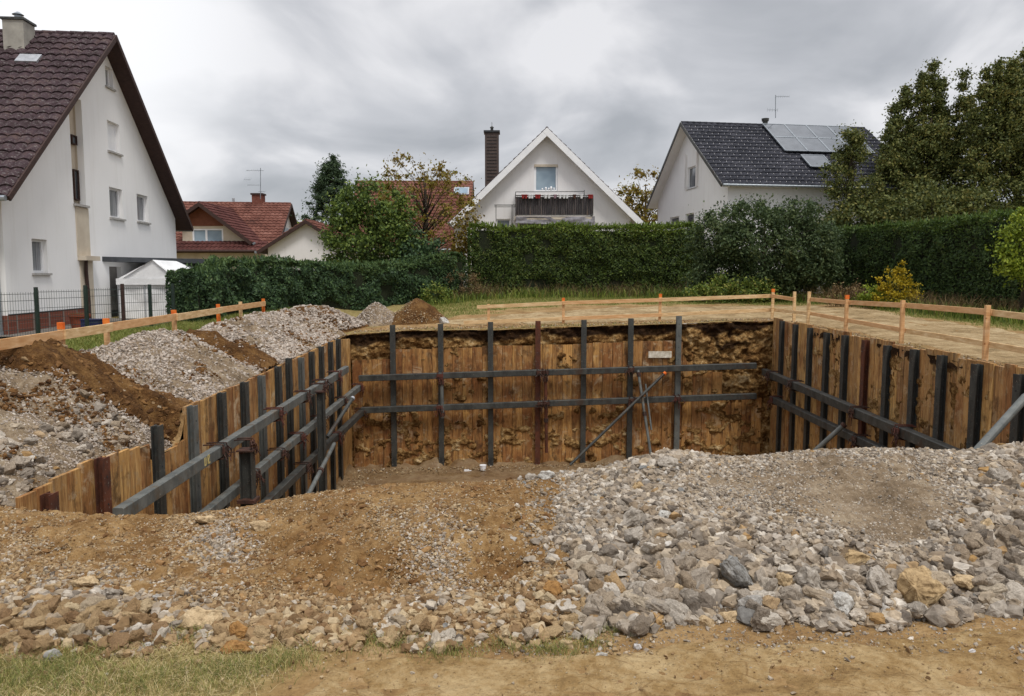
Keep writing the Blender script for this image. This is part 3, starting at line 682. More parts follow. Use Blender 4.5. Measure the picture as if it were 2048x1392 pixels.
# ================================================================ houses
def gwall(name, parent, O, A, poly, holes, inn, depth, mat, reveal=None):
    O, A, inn = Vector(O), Vector(A), Vector(inn); P = lambda s, z: Vector((O.x+A.x*s, O.y+A.y*s, z))
    (s0, zb), (s1, _), (_, z1), (sr, zr), (_, z0) = poly
    top = lambda s: z0+(zr-z0)*(s-s0)/(sr-s0) if s <= sr else z1+(zr-z1)*(s1-s)/(s1-sr)
    br = sorted(set([s0, s1, sr]+[h[0] for h in holes]+[h[1] for h in holes])); m = M(); nrm = -inn
    def face(pp):
        a, b, c = pp[:3]; m.add(pp if (b-a).cross(c-a).dot(nrm) > 0 else pp[::-1], [tuple(range(len(pp)))])
    for a, b in zip(br[:-1], br[1:]):
        if b-a < 1e-6: continue
        mid = (a+b)/2; hs = sorted([(h[2], h[3]) for h in holes if h[0] < mid < h[1]]); lo = zb
        for c, d in hs:
            face([P(a, lo), P(b, lo), P(b, c), P(a, c)]); lo = d
        face([P(a, lo), P(b, lo), P(b, top(b)), P(a, top(a))])
    for a, b, c, d in holes:
        q = [P(a, c), P(b, c), P(b, d), P(a, d)]; r = [v+inn*depth for v in q]
        for i in range(4): m.quad(q[i], q[(i+1) % 4], r[(i+1) % 4], r[i])
    return m.build(name, mat, parent)
def window(parent, O, A, inn, a, b, c, d, depth, glass='curtain', t=.055, mull=(), sill='sill', frame='white_paint', name='window', shut=False, sillout=.06):
    O, A, inn = Vector(O), Vector(A), Vector(inn); P = lambda s, z, k=0: Vector((O.x+A.x*s, O.y+A.y*s, z))+inn*k
    Z = Vector((0, 0, 1)); m = M(); f = depth-.02
    def bar(s0, s1, z0, z1, k0=f-.05, k1=f+.03):
        cc = P((s0+s1)/2, (z0+z1)/2, (k0+k1)/2); m.box(cc, ((s1-s0)/2, (k1-k0)/2, (z1-z0)/2), A, inn, Z)
    bar(a, a+t, c, d); bar(b-t, b, c, d); bar(a+t, b-t, c, c+t); bar(a+t, b-t, d-t, d)
    for u in mull: bar(lerp(a, b, u)-t*.6, lerp(a, b, u)+t*.6, c+t, d-t)
    w = m.build(name, MT[frame], parent)
    g = M(); g.box(P((a+b)/2, (c+d)/2, f), ((b-a)/2-t*.9, .008, (d-c)/2-t*.9), A, inn, Z); 
    if shut:
        g = M(); k = int((d-c)/.06)
        for i in range(k):
            z = c+t+(d-c-2*t)*(i+.5)/k; g.box(P((a+b)/2, z, f-.02), ((b-a)/2-t, .012, .026), A, inn, Z)
        g.build('roller_shutter', MT['white_paint'], w)
    else: g.build('pane', MT[glass], w)
    if sill:
        s = M(); s.box(P((a+b)/2, c-.025, (depth-sillout)/2-.02), ((b-a)/2+.07, (depth+sillout)/2-.02, .025), A, inn, Z); s.build('sill', MT[sill], w)
    return w
def tiled(name, parent, O, U, Vv, LU, LV, mat, row=.33, wave=.22, amp=.02, lift=.035, mat2='brown_wood', thick=.16, skip=None):
    O, U, Vv = Vector(O), Vector(U).normalized(), Vector(Vv).normalized(); Nn = U.cross(Vv)
    if Nn.z < 0: Nn = -Nn
    nr = max(1, round(LV/row)); row = LV/nr; nw = int(LU/wave); per = 8; uu = np.linspace(0, LU, nw*per+1)
    ph = 2*np.pi*uu/(LU/nw); prof = amp*(np.abs(np.sin(ph/2))**.7*1.6-.6)
    rs = np.random.RandomState(int(abs(O.x*10))+nr)
    vv, hh = [], []
    for i in range(nr):
        jit = np.repeat(rs.rand(nw)*.010, per); jit = np.r_[jit, 0]
        vv += [np.full_like(uu, i*row-.012), np.full_like(uu, i*row-.008), np.full_like(uu, (i+1)*row-.02)]
        hh += [prof*0, prof+lift+jit, prof*.9+.008]
    vv = np.array(vv); hh = np.array(hh); ug = np.broadcast_to(uu, vv.shape)
    vv[0::3] += (np.sin(ph)*.012)[None, :]; vv[1::3] += (np.sin(ph)*.012)[None, :]
    On, Un, Vn_, Nn_ = [np.array(q) for q in (O, U, Vv, Nn)]
    Pn = On+ug[..., None]*Un+vv[..., None]*Vn_+hh[..., None]*Nn_
    r, c = vv.shape; I = np.arange(r*c).reshape(r, c); q = np.stack([I[:-1, :-1], I[:-1, 1:], I[1:, 1:], I[1:, :-1]], -1).reshape(-1, 4)
    if U.cross(Vv).z < 0: q = q[:, ::-1]
    ro = npmesh(name, Pn.reshape(-1, 3), q, MT[mat], parent)
    m = M(); a = O+Nn*.0; c4 = [a, a+U*LU, a+U*LU+Vv*LV, a+Vv*LV]
    lo = [p-Nn*thick for p in c4]
    m.hexa(lo+[p-Nn*.004 for p in c4]); m.build('roof_boards', MT[mat2], ro)
    return ro
def ridgecaps(parent, a, b, mat, r=.12, seg=.38):
    a, b = Vector(a), Vector(b); L = (b-a).length; d = (b-a)/L; n = int(L/seg); m = M()
    for i in range(n): m.tube([a+d*(i*seg), a+d*((i+1)*seg+.03)], [r, r*1.14], 8)
    return m.build('ridge_tiles', MT[mat], parent)
def gabled(root, C0, A, w, B, L, zb, ze0, ze1, sr, zr, wallmat, tilemat, og, oe, row, wave, amp, barge='brown_wood', bh=.12, holes=(), depth=.16, thick=.18, ridge=True, backwall=True, tiles=(1, 1), poly=None):
    A, B = Vector(A).normalized(), Vector(B).normalized(); C0 = Vector((C0[0], C0[1], 0)); up = Vector((0, 0, 1))
    P = lambda s, z, k=0: C0+A*s+B*k+up*z
    gwall('wall', root, C0, A, poly or [(0, zb), (w, zb), (w, ze1), (sr, zr), (0, ze0)], holes, B, depth, wallmat)
    for s, ze in ((0, ze0), (w, ze1)):
        m = M(); m.quad(P(s, zb), P(s, zb, L), P(s, ze, L), P(s, ze)); m.build('wall', wallmat, root)
    if backwall:
        m = M(); m.add([P(0, zb, L), P(w, zb, L), P(w, ze1, L), P(sr, zr, L), P(0, ze0, L)], [(0, 1, 2, 3, 4)]); m.build('wall', wallmat, root)
    res = []
    for k, (s0, ze) in enumerate(((0, ze0), (w, ze1))):
        sg = 1 if k == 0 else -1; run = abs(sr-s0); sl = (zr-ze)/run; oz = thick/math.cos(math.atan(sl))
        O = P(s0-sg*oe, ze-oe*sl+oz, -og); Vv = A*sg*(run+oe)+up*(run+oe)*sl
        r = tiled('roof', root, O, B, Vv, L+2*og, Vv.length, tilemat, row, wave, amp, thick=thick, mat2='plaster_grey' if barge in ('steel', 'white_paint') else 'brown_wood')
        # barge board along the gable edge
        p0 = O-B*(.02+.006*k); p1 = p0+Vv; nn = Vv.normalized().cross(B); nn = nn if nn.z > 0 else -nn
        m = M(); m.prism(p0-nn*(bh*.75+.004), p1-nn*(bh*.75+.004), rect(.02, bh*.75), up=nn); m.build('barge_board', MT[barge], r)
        # gutter along the eave
        e0 = O-A*sg*.05-up*.05; m = M(); m.tube([e0, e0+B*(L+2*og)], .065, 8); m.build('gutter', MT['grey_metal'], r)
        res.append((O, B, Vv, r))
    if ridge: ridgecaps(root, P(sr, zr+oz-.02, -og+.03), P(sr, zr+oz, L+og), tilemat, .085)
    return res, P
# ---- house on the left -------------------------------------------------
n1_ = Vector((1, .0834, 0)).normalized(); A1 = Vector((-.0834, 1, 0)).normalized(); C1 = Vector((-9.78-.0834*17.2, 17.2, 0))
def g1(px, py):
    p = atplane(px, py, (-9.78, 0, 0), n1_); return (p-C1).dot(A1), p.z
h1 = empty('house', (C1.x, C1.y, .9), 'tall white gabled house with steep brown tiled roof and brick plinth on the left', 'house')
def whole(l, pxr, yt, yb):
    a, zt = g1(l, yt); b, _ = g1(pxr, (yt+yb)/2); _, z0 = g1(l+2, yb); return (a, b, z0, zt)
W1 = [whole(210, 225, 130, 171), whole(214, 239, 239, 300), whole(218, 245, 373, 434), whole(273, 296, 387, 442), whole(63, 95, 477, 546)]
rc = whole(136, 167, 190, 405); rc = (rc[0], rc[1], rc[2], 4.6+rc[0]/5.45*4.64-.2)
dr = whole(218, 244, 533, 640); dr = (dr[0], dr[1], 1.12, dr[3])
res, P1 = gabled(h1, C1, A1, 11.0, -n1_, 14, .7, 4.60, 4.62, 5.45, 9.24, MT['plaster'], 'tile_brown', .42, .55, .34, .28, .034, holes=W1+[rc, dr], depth=.17, bh=.085, thick=.11)
for i, w in enumerate(W1): window(h1, C1, A1, -n1_, *w, .17, shut=(i == 1), t=.06)
# stair recess back wall with two narrow windows
m = M(); a, b, c, d = rc; q = [P1(a, c, .17), P1(b, c, .17), P1(b, d, .17), P1(a, d, .17)]; q2 = [p-n1_*.05 for p in q]
for i in range(4): m.quad(q[i], q[(i+1) % 4], q2[(i+1) % 4], q2[i])
m.quad(*q2); m.build('stair_recess', MT['plaster_beige'], h1)
for y0, y1 in ((262, 282), (332, 395)):
    z1_ = g1(137, y0)[1]; z0_ = g1(140, y1)[1]; window(h1, C1, A1, -n1_, a+.40, b-.04, z0_, z1_, .20, t=.03, glass='glass', frame='brown_wood', sill=None)
m = M(); m.box(P1((a+b)/2, c-.03, .06), ((b-a)/2+.03, .14, .03), A1, n1_); m.build('recess_sill', MT['sill'], h1)
# beige band below the recess, ledge and brown downpipe
zt = c-.07; zl_ = g1(153, 512)[1]
m = M(); m.box(P1((a+b)/2+.05, (zt+zl_)/2, -.012), ((b-a)/2, .015, (zt-zl_)/2), A1, n1_)
m.box(P1((a+b)/2+.15, (zl_+1.1)/2-.06, -.010), ((b-a)/2, .013, (zl_-1.15)/2), A1, n1_); m.build('pilaster', MT['plaster_beige'], h1)
m = M(); m.box(P1((a+b)/2+.12, zl_-.05, -.1), ((b-a)/2+.06, .12, .06), A1, n1_); m.build('ledge', MT['plaster_beige'], h1)
m = M(); s = (a+b)/2-.05; m.tube([P1(s, zl_-.1, -.10), P1(s+.02, zl_-.4, -.08), P1(s+.12, 1.9, -.07), P1(s+.12, 1.1, -.07)], .045, 10); m.build('downpipe', MT['brown_wood'], h1)
# brick plinth
ze_ = g1(167, 617)[0]; m = M(); m.box(P1(ze_/2, 1.2, -.012), (ze_/2, .014, .5), A1, n1_); m.build('plinth', MT['brick'], h1)
m = M(); m.box(P1(ze_/2, 1.715, -.012), (ze_/2, .02, .012), A1, n1_); m.build('plinth_cap', MT['black_metal'], h1)
m = M(); m.box(P1(-.014, 1.2, 7), (.012, 7, .5), A1, -n1_); m.build('plinth', MT['brick'], h1)
# door
a, b, c, d = dr
m = M(); m.box(P1((a+b)/2, (c+d)/2, .14), ((b-a)/2, .02, (d-c)/2), A1, n1_); dd_ = m.build('door', simple('grey_door', '#6e6a66', '#85817c', 5, .6), h1)
m = M(); m.box(P1(a+.2, c+1.15, .10), (.01, .015, .12), A1, n1_); m.build('handle', MT['black_metal'], dd_)
m = M(); m.box(P1(a+.55, c+.25, .115), (.28, .012, .2), A1, n1_); m.build('kick_plate', MT['black_metal'], dd_)
# grey downpipe and gutter elbow on the near corner
m = M(); q = P1(-.12, 0, .12); m.tube([(q.x, q.y-.28, 4.3), (q.x, q.y-.12, 3.95), (q.x, q.y, 3.6), (q.x, q.y, 1.35)], .055, 12); m.tube([(q.x, q.y, 1.35), (q.x, q.y, 1.05)], .07, 12); m.build('downpipe', MT['grey_metal'], h1)
# chimney and flashing on the near slope
def roofpt(res_, px, py, lift=0):
    O, Bv, Vv, _ = res_; n = Bv.cross(Vv).normalized(); n = n if n.z > 0 else -n
    return atplane(px, py, O+n*lift, n), n
pc, nn = roofpt(res[0], 22, 104); m = M(); zt = CAMZ+(pc.y/F)*(HZ-40)*1.0
zc_ = at(28, 44, pc.y+.3).z; m.box((pc.x, pc.y+.4, (pc.z-.6+zc_)/2), (.27, .3, (zc_-pc.z+.6)/2), (.9965, .083, 0), (-.083, .9965, 0)); ch = m.build('chimney', simple('cement_render', '#8e8a82', '#aaa69c', 4, .9), h1)
m = M(); m.box((pc.x, pc.y+.4, zc_+.04), (.31, .34, .03), (.9965, .083, 0), (-.083, .9965, 0)); m.build('cap', MT['steel'], ch)
m = M(); m.tube([(pc.x, pc.y+.4, zc_+.08), (pc.x, pc.y+.4, zc_+.2)], .09, 12); m.tube([(pc.x, pc.y+.4, zc_+.2), (pc.x, pc.y+.4, zc_+.22), (pc.x, pc.y+.4, zc_+.30)], [.05, .15, .03], 12); m.build('cowl', MT['grey_metal'], ch)
m = M(); m.box((pc.x, pc.y+.12, pc.z+.02), (.33, .25, .05), (.9965, .083, 0), Vector(res[0][2]).normalized(), nn); m.build('flashing', MT['light_metal'], ch)
p, nn = roofpt(res[0], 57, 117, .05); m = M(); m.box(p, (.28, .2, .03), (.9965, .083, 0), Vector(res[0][2]).normalized(), nn); m.build('roof_vent', MT['light_metal'], h1)
# canopy roof beside the house
cn = empty('flat_canopy', (-11.4, 24, 1.2), 'dark flat canopy roof over the side door of the left white house', 'canopy')
m = M(); z0_, z1_ = 2.98, 3.12; pl = [(-11.63, 22.05), (-9.75, 25.9), (-10.6, 29.5), (-12.25, 29.3)]
m.add([(x, y, z0_) for x, y in pl]+[(x, y, z1_) for x, y in pl], [(3, 2, 1, 0), (4, 5, 6, 7), (0, 1, 5, 4), (1, 2, 6, 5), (2, 3, 7, 6), (3, 0, 4, 7)]); m.build('roof', simple('bitumen', '#34363a', '#4a4d50', 3, .8), cn)
for x, y in ((-9.95, 26), (-10.75, 29)): M().prism((x, y, 1.2), (x, y, 2.98), rect(.05, .05), up=(0, 1, 0)).build('post', MT['plaster_beige'], cn)
# low beige wall under the canopy
M().aabb((-12.1, 27.6, 1.2), (-10.3, 27.75, 2.97)).build('back_panel', MT['plaster_beige'], cn)
# tent
tn = empty('party_tent', (-10.4, 22.4, 1.25), 'white plastic party tent with seams between the left house and the hedge', 'tent')
tm = NT('white_tarpaulin'); tm.col(tm.ramp(tm.noise(2.2, 4, .6), [(.3, '#e0e0e1'), (.7, '#f0f0f0')])).rough(.8, .2); tm.bump(tm.noise(1.8, 4, .6, (1, 1, .5), 1.2), .5, .06); tm = tm.m
X0, X1, Y0, Y1_ = -11.36, -9.62, 22.4, 26.3; zg, ze, za = 1.2, 2.50, 3.03; xa = -10.33; sh = -.09
def tp_(x, y, z): return (x+sh*(y-Y0), y, z)
nseg = 24
def sheet(p00, p10, p11, p01, amp, nx=16, ny=12, seed=1):
    a, b, c, d = [np.array(q, float) for q in (p00, p10, p11, p01)]; U_, V_ = np.meshgrid(np.linspace(0, 1, nx), np.linspace(0, 1, ny))
    Pn = (a*(1-U_)[..., None]+b*U_[..., None])*(1-V_)[..., None]+(d*(1-U_)[..., None]+c*U_[..., None])*V_[..., None]
    nn = np.cross(b-a, d-a); nn = nn/np.linalg.norm(nn); bumpy = amp*fbm(U_*4+seed, V_*3, seed, 3)*np.minimum(1, 4*np.minimum(np.minimum(U_, 1-U_), np.minimum(V_, 1-V_))+.15)
    Pn = Pn+nn*bumpy[..., None]; I = np.arange(nx*ny).reshape(ny, nx)
    return Pn.reshape(-1, 3), np.stack([I[:-1, :-1], I[:-1, 1:], I[1:, 1:], I[1:, :-1]], -1).reshape(-1, 4)
v, f = sheet(tp_(X0, Y0, zg), tp_(X1, Y0, zg), tp_(X1, Y0, ze), tp_(X0, Y0, ze), .05); npmesh('side_sheet', v, f, tm, tn, smooth=True)
M().add([tp_(X0, Y0-.01, ze), tp_(X1, Y0-.01, ze), tp_(xa, Y0-.01, za)], [(0, 1, 2)]).build('gable_sheet', tm, tn)
v, f = sheet(tp_(X1, Y0, zg), tp_(X1, Y1_, zg), tp_(X1, Y1_, ze), tp_(X1, Y0, ze), .05, seed=3); npmesh('side_sheet', v, f, tm, tn, smooth=True)
v, f = sheet(tp_(X0, Y0, zg), tp_(X0, Y1_, zg), tp_(X0, Y1_, ze), tp_(X0, Y0, ze), .05, seed=5); npmesh('side_sheet', v, f, tm, tn, smooth=True)
v, f = sheet(tp_(X1+.06, Y0-.06, ze-.12), tp_(X1+.06, Y1_, ze-.12), tp_(xa, Y1_, za), tp_(xa, Y0-.06, za), .06, seed=7); npmesh('roof_sheet', v, f, tm, tn, smooth=True)
v, f = sheet(tp_(X0-.06, Y0-.06, ze-.12), tp_(X0-.06, Y1_, ze-.12), tp_(xa, Y1_, za), tp_(xa, Y0-.06, za), .06, seed=9); npmesh('roof_sheet', v, f, tm, tn, smooth=True)
m = M(); m.tube([tp_(X0, Y0-.03, ze-.02), tp_(X1, Y0-.03, ze-.02)], .015, 6); m.tube([tp_(X0, Y0-.03, zg), tp_(X0, Y0-.03, ze)], .02, 6); m.tube([tp_(X1, Y0-.03, zg), tp_(X1, Y0-.03, ze)], .02, 6); m.tube([tp_(-10.6, Y0-.03, zg), tp_(-10.6, Y0-.03, ze)], .014, 6); m.build('frame', MT['light_metal'], tn)
m = M(); m.box(tp_((X0+X1)/2, Y0-.05, ze-.09), ((X1-X0)/2+.04, .012, .09)); m.build('valance', tm, tn)
# green wire fence in front of it
gf = empty('wire_fence', (-9.6, 17.4, 1.1), 'dark green welded wire fence with square posts before the left white house', 'fence')
fp = [(-11.1, 14.2), (-10.07, 16.4), (-9.6, 17.45), (-9.22, 18.35), (-8.9, 19.05), (-8.57, 19.6)]
for i, (x, y) in enumerate(fp):
    zb = float(T(x, y)); M().box((x, y, zb+.55), (.03, .03, .56)).build('post', MT['green_metal' if i != 3 else 'brown_wood'], gf)
for (x0, y0), (x1, y1) in zip(fp[:-1], fp[1:]):
    L = math.hypot(x1-x0, y1-y0); m = M(); zb = float(T((x0+x1)/2, (y0+y1)/2)); n = int(L/.055)
    for k in range(1, n):
        x, y = lerp(x0, x1, k/n), lerp(y0, y1, k/n); m.tube([(x, y, zb+.04), (x, y, zb+1.04)], .0032, 4, cap=False)
    for z in (.06, .26, .46, .66, .86, 1.0): m.tube([(x0, y0, zb+z), (x1, y1, zb+z)], .005, 4, cap=False)
    m.build('wire_panel', MT['green_metal'], gf)
# small things behind the fence
p = Vector((-10.35, 18.5, float(T(-10.35, 18.5)))); o = empty('flower_pot', p, 'terracotta tub behind the wire fence by the side door', 'pot')
M().tube([p, p+Vector((0, 0, .34)), p+Vector((0, 0, .36)), p+Vector((0, 0, .42))], [.16, .22, .25, .25], 18).build('pot', simple('terracotta', '#7a3d28', '#8f4b33', 6, .85), o)
M().tube([p+Vector((0, 0, .425)), p+Vector((0, 0, .43))], [.22, .2], 18).build('soil', MT['soil_brown'], o)
p = Vector((-9.75, 18.0, float(T(-9.75, 18.0)))); o = empty('storage_crate', p, 'dark blue plastic crate on the ground behind the wire fence', 'crate')
cm = simple('blue_plastic', '#23264a', '#2c305c', 5, .5); m = M(); m.box(p+Vector((0, 0, .02)), (.2, .15, .02))
for sx_, sy_, a_, b_ in ((0, .15, .2, .012), (0, -.15, .2, .012), (.2, 0, .012, .162), (-.2, 0, .012, .162)): m.box(p+Vector((sx_, sy_, .16)), (a_, b_, .14))
m.build('body', cm, o); M().box(p+Vector((0, 0, .305)), (.225, .175, .012)).build('rim', cm, o)
pv = [(-11.4, 16.6), (-9.9, 16.9), (-9.0, 19.0), (-9.4, 22.0), (-11.6, 22)]
tag(npmesh('courtyard', np.array([(x, y, float(T(x, y))+.045) for x, y in pv]), [(0, 1, 2, 3, 4)], simple('paving', '#55504a', '#77716a', 3, .9)), kind='structure')

# ---- white house in the middle ------------------------------------------
Yh = 45.0
def h2(px, py, Y=Yh): p = at(px, py, Y); return p
C2 = h2(926, 500); xr2 = h2(1260, 500).x; xap = h2(1093, 300).x; zap = h2(1093, 267).z; sl2 = math.tan(R(43.6))
w2 = xr2-C2.x; sr2 = xap-C2.x; ze_l = zap-sr2*sl2; ze_r = zap-(w2-sr2)*sl2
m2 = empty('house', ((C2.x+xr2)/2, Yh, 1.5), 'white gabled house with balcony and brown slatted chimney behind the middle hedge', 'house')
def wh(px0, px1, y0, y1): a = h2(px0, y1); b = h2(px1, y0); return (a.x-C2.x, b.x-C2.x, a.z, b.z)
wn = wh(1068, 1116, 329, 384); ws = wh(993, 1021, 438, 470)
res2, P2 = gabled(m2, C2, (1, 0, 0), w2, (0, 1, 0), 11, 1.4, ze_l, ze_r, sr2, zap, MT['plaster_grey'], 'tile_brown', .55, .75, .36, .3, .03, barge='white_paint', bh=.22, holes=[wn, ws], depth=.14, thick=.17)
C2v = Vector((C2.x, Yh, 0)); BW = Vector((0, 1, 0))
w_ = window(m2, C2v, (1, 0, 0), BW, *wn, .14, glass='glass_blue', t=.12, sill=None)
window(m2, C2v, (1, 0, 0), BW, *ws, .14, glass='glass', t=.07, sill=None)
a, b, c, d = wn; M().box((C2.x+(a+b)/2, Yh+.02, d-.06), ((b-a)/2-.01, .03, .07)).build('shutter_box', MT['plaster_beige'], m2)
# white things on the window ledge
m = M()
for k, (u, r_, hh_) in enumerate([(.35, .05, .1), (.5, .07, .16), (.62, .05, .12), (.72, .08, .2), (.84, .06, .13)]):
    q = Vector((C2.x+lerp(a, b, u), Yh+.10, c+.13)); m.tube([q, q+Vector((0, 0, hh_*.6)), q+Vector((0, 0, hh_))], [r_*.8, r_, r_*.4], 10)
m.build('ledge_pots', MT['white_paint'], w_)
# chimney
q0 = h2(968, 262, 48.5); q1 = h2(999, 262, 48.5); m = M(); cxm = (q0.x+q1.x)/2; hw = (q1.x-q0.x)/2-.05
m.aabb((cxm-hw, 48.5, 5.5), (cxm+hw, 49.3, q0.z-.1)); cm_ = m.build('chimney', simple('brown_cladding', '#453a36', '#574a44', 3, .7), m2)
m = M()
for k in range(14): m.box((cxm, 48.49, q0.z-.35-k*.2), (hw*.72, .015, .012))
m.build('cladding_joints', MT['black_metal'], cm_)
m = M(); m.box((cxm, 48.9, q0.z-.02), (hw+.07, .47, .06)); m.build('cap', MT['black_metal'], cm_)
m = M(); m.tube([(cxm, 48.9, q0.z+.02), (cxm, 48.9, q0.z+.25), (cxm, 48.9, q0.z+.27), (cxm, 48.9, q0.z+.36)], [.09, .09, .14, .05], 10); m.tube([(cxm, 48.9, q0.z+.3), (cxm, 48.9, q0.z+.6)], .015, 5); m.build('flue', MT['steel'], cm_)
# balcony
Yb = 43.55; g0 = h2(1031, 440, Yb); g1_ = h2(1186, 440, Yb); zt = h2(1100, 391, Yb).z; zb = h2(1100, 431, Yb).z
bal = M(); bal.aabb((g0.x-.05, Yb, zb-.22), (g1_.x+.05, Yh, zb-.04)); bal = bal.build('balcony', MT['plaster_beige'], m2)
m = M(); nb = 34
for k in range(nb+1):
    x = lerp(g0.x, g1_.x, k/nb); m.tube([(x, Yb+.02, zb), (x, Yb+.02, zt)], .016, 5)
for k in range(1, 10):
    y = lerp(Yb, Yh, k/10)
    for x in (g0.x, g1_.x): m.tube([(x, y, zb), (x, y, zt)], .014, 5)
for z in (zt, zb+.02):
    m.tube([(g0.x, Yh, z), (g0.x, Yb+.02, z), (g1_.x, Yb+.02, z), (g1_.x, Yh, z)], .028, 6)
m.tube([(g0.x, Yh, zt+.22), (g0.x, Yb+.02, zt+.2), (g1_.x-.5, Yb+.02, zt+.22)], .02, 6); m.tube([(g0.x, Yb+.02, zt), (g0.x, Yb+.02, zt+.2)], .02, 5); m.tube([(g1_.x-.5, Yb+.02, zt), (g1_.x-.5, Yb+.02, zt+.3)], .02, 5)
m.build('railing', MT['steel'], bal)
t = NT('reed_screen'); t.col(t.ramp(t.noise(3, 5, .7, (4, 1, .2)), [(.3, '#2e2a2a'), (.5, '#4a4446'), (.62, '#6a5f5c'), (.75, '#8a6f50')])).rough(.85)
m = M(); m.box(((g0.x+g1_.x)/2, Yb+.07, (zt+zb)/2-.02), ((g1_.x-g0.x)/2, .012, (zt-zb)/2-.05)); m.box((g0.x+.04, (Yb+Yh)/2, (zt+zb)/2), (.012, (Yh-Yb)/2-.1, (zt-zb)/2-.05)); m.build('privacy_screen', t.m, bal)
v, f = sheet((g0.x, Yb-.02, zb-.42), (g1_.x+.1, Yb-.02, zb-.55), (g1_.x+.1, Yb-.03, zb-.05), (g0.x, Yb-.03, zb-.05), .08, 40, 8, 4)
npmesh('sagging_tarp', v, f, simple('grey_tarp', '#6e6a6c', '#97949a', 4, .5, .4, bump=.6, bd=.05), bal, smooth=True)
M().aabb((g0.x+.1, Yb+.1, zb-1.1), (g1_.x-.1, Yh, zb-.5)).build('shade_box', MT['brown_wood'], bal)
fr = rnd.Random if False else random.Random(5)
pots = [(1046, 'r'), (1052, 'r'), (1059, 'w'), (1064, 'w'), (1073, 'r'), (1078, 'r'), (1091, 'w'), (1098, 'w'), (1110, 'p'), (1120, 'w'), (1128, 'w'), (1134, 'w'), (1149, 'b'), (1163, 'w'), (1179, 'r'), (1183, 'r')]
lamp_c = {'r': ('red', simple('red_pot', '#8e2a28', '#a23a36', 5, .6)), 'w': ('white', MT['white_paint']), 'p': ('pinkish', simple('pink_pot', '#a88a94', '#8f6f7a', 5, .6)), 'b': ('brown', simple('brown_pot', '#4a2e24', '#5d3c2e', 5, .7))}
words_ = {'r': 'small red flower pot hooked on the balcony railing of the middle house', 'w': 'small white flower pot hooked on the balcony railing of the middle house', 'p': 'pinkish flower pot on the balcony railing, the only one', 'b': 'brown flower pot on the balcony railing, the only one'}
for px, c in pots:
    q = h2(px, 392, Yb-.09); z = zt-.17; o = empty('flower_pot', (q.x, Yb-.09, z), words_[c], 'flower pot', 'flower pots on the balcony railing')
    M().tube([(q.x, Yb-.09, z), (q.x, Yb-.09, z+.17), (q.x, Yb-.09, z+.175), (q.x, Yb-.09, z+.21)], [.06, .085, .1, .1], 12).build('pot', lamp_c[c][1], o)
    m = M(); m.tube([(q.x, Yb-.02, z+.1), (q.x, Yb, zt+.02), (q.x, Yb+.05, zt)], .006, 4); m.build('hook', MT['black_metal'], o)
# outer stair frame left of the balcony
sf = empty('scaffold_frame', (h2(1005, 500).x, 44.2, 1.6), 'slim dark metal frame standing left of the balcony of the middle house', 'metal frame')
a = h2(992, 410, 44.2); b = h2(1024, 410, 44.2); m = M()
for x in (a.x, b.x): m.tube([(x, 44.2, 1.6), (x, 44.2, a.z)], .02, 6)
m.tube([(a.x-.1, 44.2, a.z), (b.x+.3, 44.2, a.z)], .025, 6); m.tube([(a.x-.1, 44.2, a.z-.1), (b.x+.3, 44.2, a.z-.1)], .018, 6); m.tube([(a.x, 44.2, 5.3), (b.x, 44.2, 5.3)], .02, 6); m.build('frame', MT['steel'], sf)
# downpipe at the left corner
m = M(); x = h2(916, 500, 44.6).x; m.tube([(x, 44.75, 5.7), (x, 44.75, 1.5)], .05, 8); m.build('downpipe', MT['light_metal'], m2)
M().aabb((h2(908, 500).x, 45.4, 1.5), (C2.x, 47, 5.4)).build('side_wall', MT['plaster_grey'], m2)

# ---- house with solar panels ---------------------------------------------
C3 = Vector((11.0, 40, 0)); A3 = Vector((-1.7, 10, 0)).normalized(); B3 = Vector((10, 1.7, 0)).normalized(); w3 = 10.1
h3 = empty('house', (11.0, 40, 1.5), 'white gabled house with anthracite tiled roof and solar panels on the right', 'house')
n3 = Vector((A3.y, -A3.x, 0))
def g3(px, py): p = atplane(px, py, C3, B3); return (p-C3).dot(A3), p.z
def wh3(px0, px1, y0, y1): a0, zt = g3(px1, y0); b0, _ = g3(px0, y0); _, zb_ = g3((px0+px1)/2, y1); return (min(a0, b0), max(a0, b0), zb_, zt)
wa = wh3(1376, 1393, 330, 376); wb = wh3(1340, 1358, 432, 460); wc = wh3(1371, 1388, 425, 470)
res3, P3 = gabled(h3, C3, A3, w3, B3, 10.5, 1.4, 7.35, 7.2, 5.15, 11.05, MT['plaster'], 'tile_black', .55, .55, .42, .36, .036, barge='steel', holes=[wa, wb, wc], depth=.14, bh=.11, thick=.16)
for w in (wa, wb, wc): window(h3, C3, A3, B3, *w, .14, glass='glass', t=.07, sillout=.03)
# proud pilaster strip above the window
a, b = wa[0]-.15, wa[1]+.12; m = M(); m.box(P3(a-.08, (wa[2]+9.9)/2, -.05), (.06, .07, (9.9-wa[2])/2), A3, B3); m.build('pilaster', MT['plaster_grey'], h3); m = M(); m.box(P3(b+.08, (wa[2]+9.7)/2-.1, -.05), (.06, .07, (9.5-wa[2])/2), A3, B3); m.build('pilaster', MT['plaster_grey'], h3)
def r3(px, py, lift=.1): return roofpt(res3[0], px, py, lift)[0]
pm_ = NT('solar_glass'); pm_.col(pm_.ramp(pm_.noise(2, 2), [(.3, '#4c5157'), (.7, '#5e6369')])).rough(.12, .7); pm_ = pm_.m
O3, _, V3, _ = res3[0]; Vn3 = Vector(V3).normalized(); N3 = B3.cross(Vn3); N3 = N3 if N3.z > 0 else -N3
tl = r3(1524, 249, .14); k_u = (r3(1690, 250, .14)-tl).dot(B3)/4; hgt = (tl-r3(1570, 303, .14)).dot(Vn3)
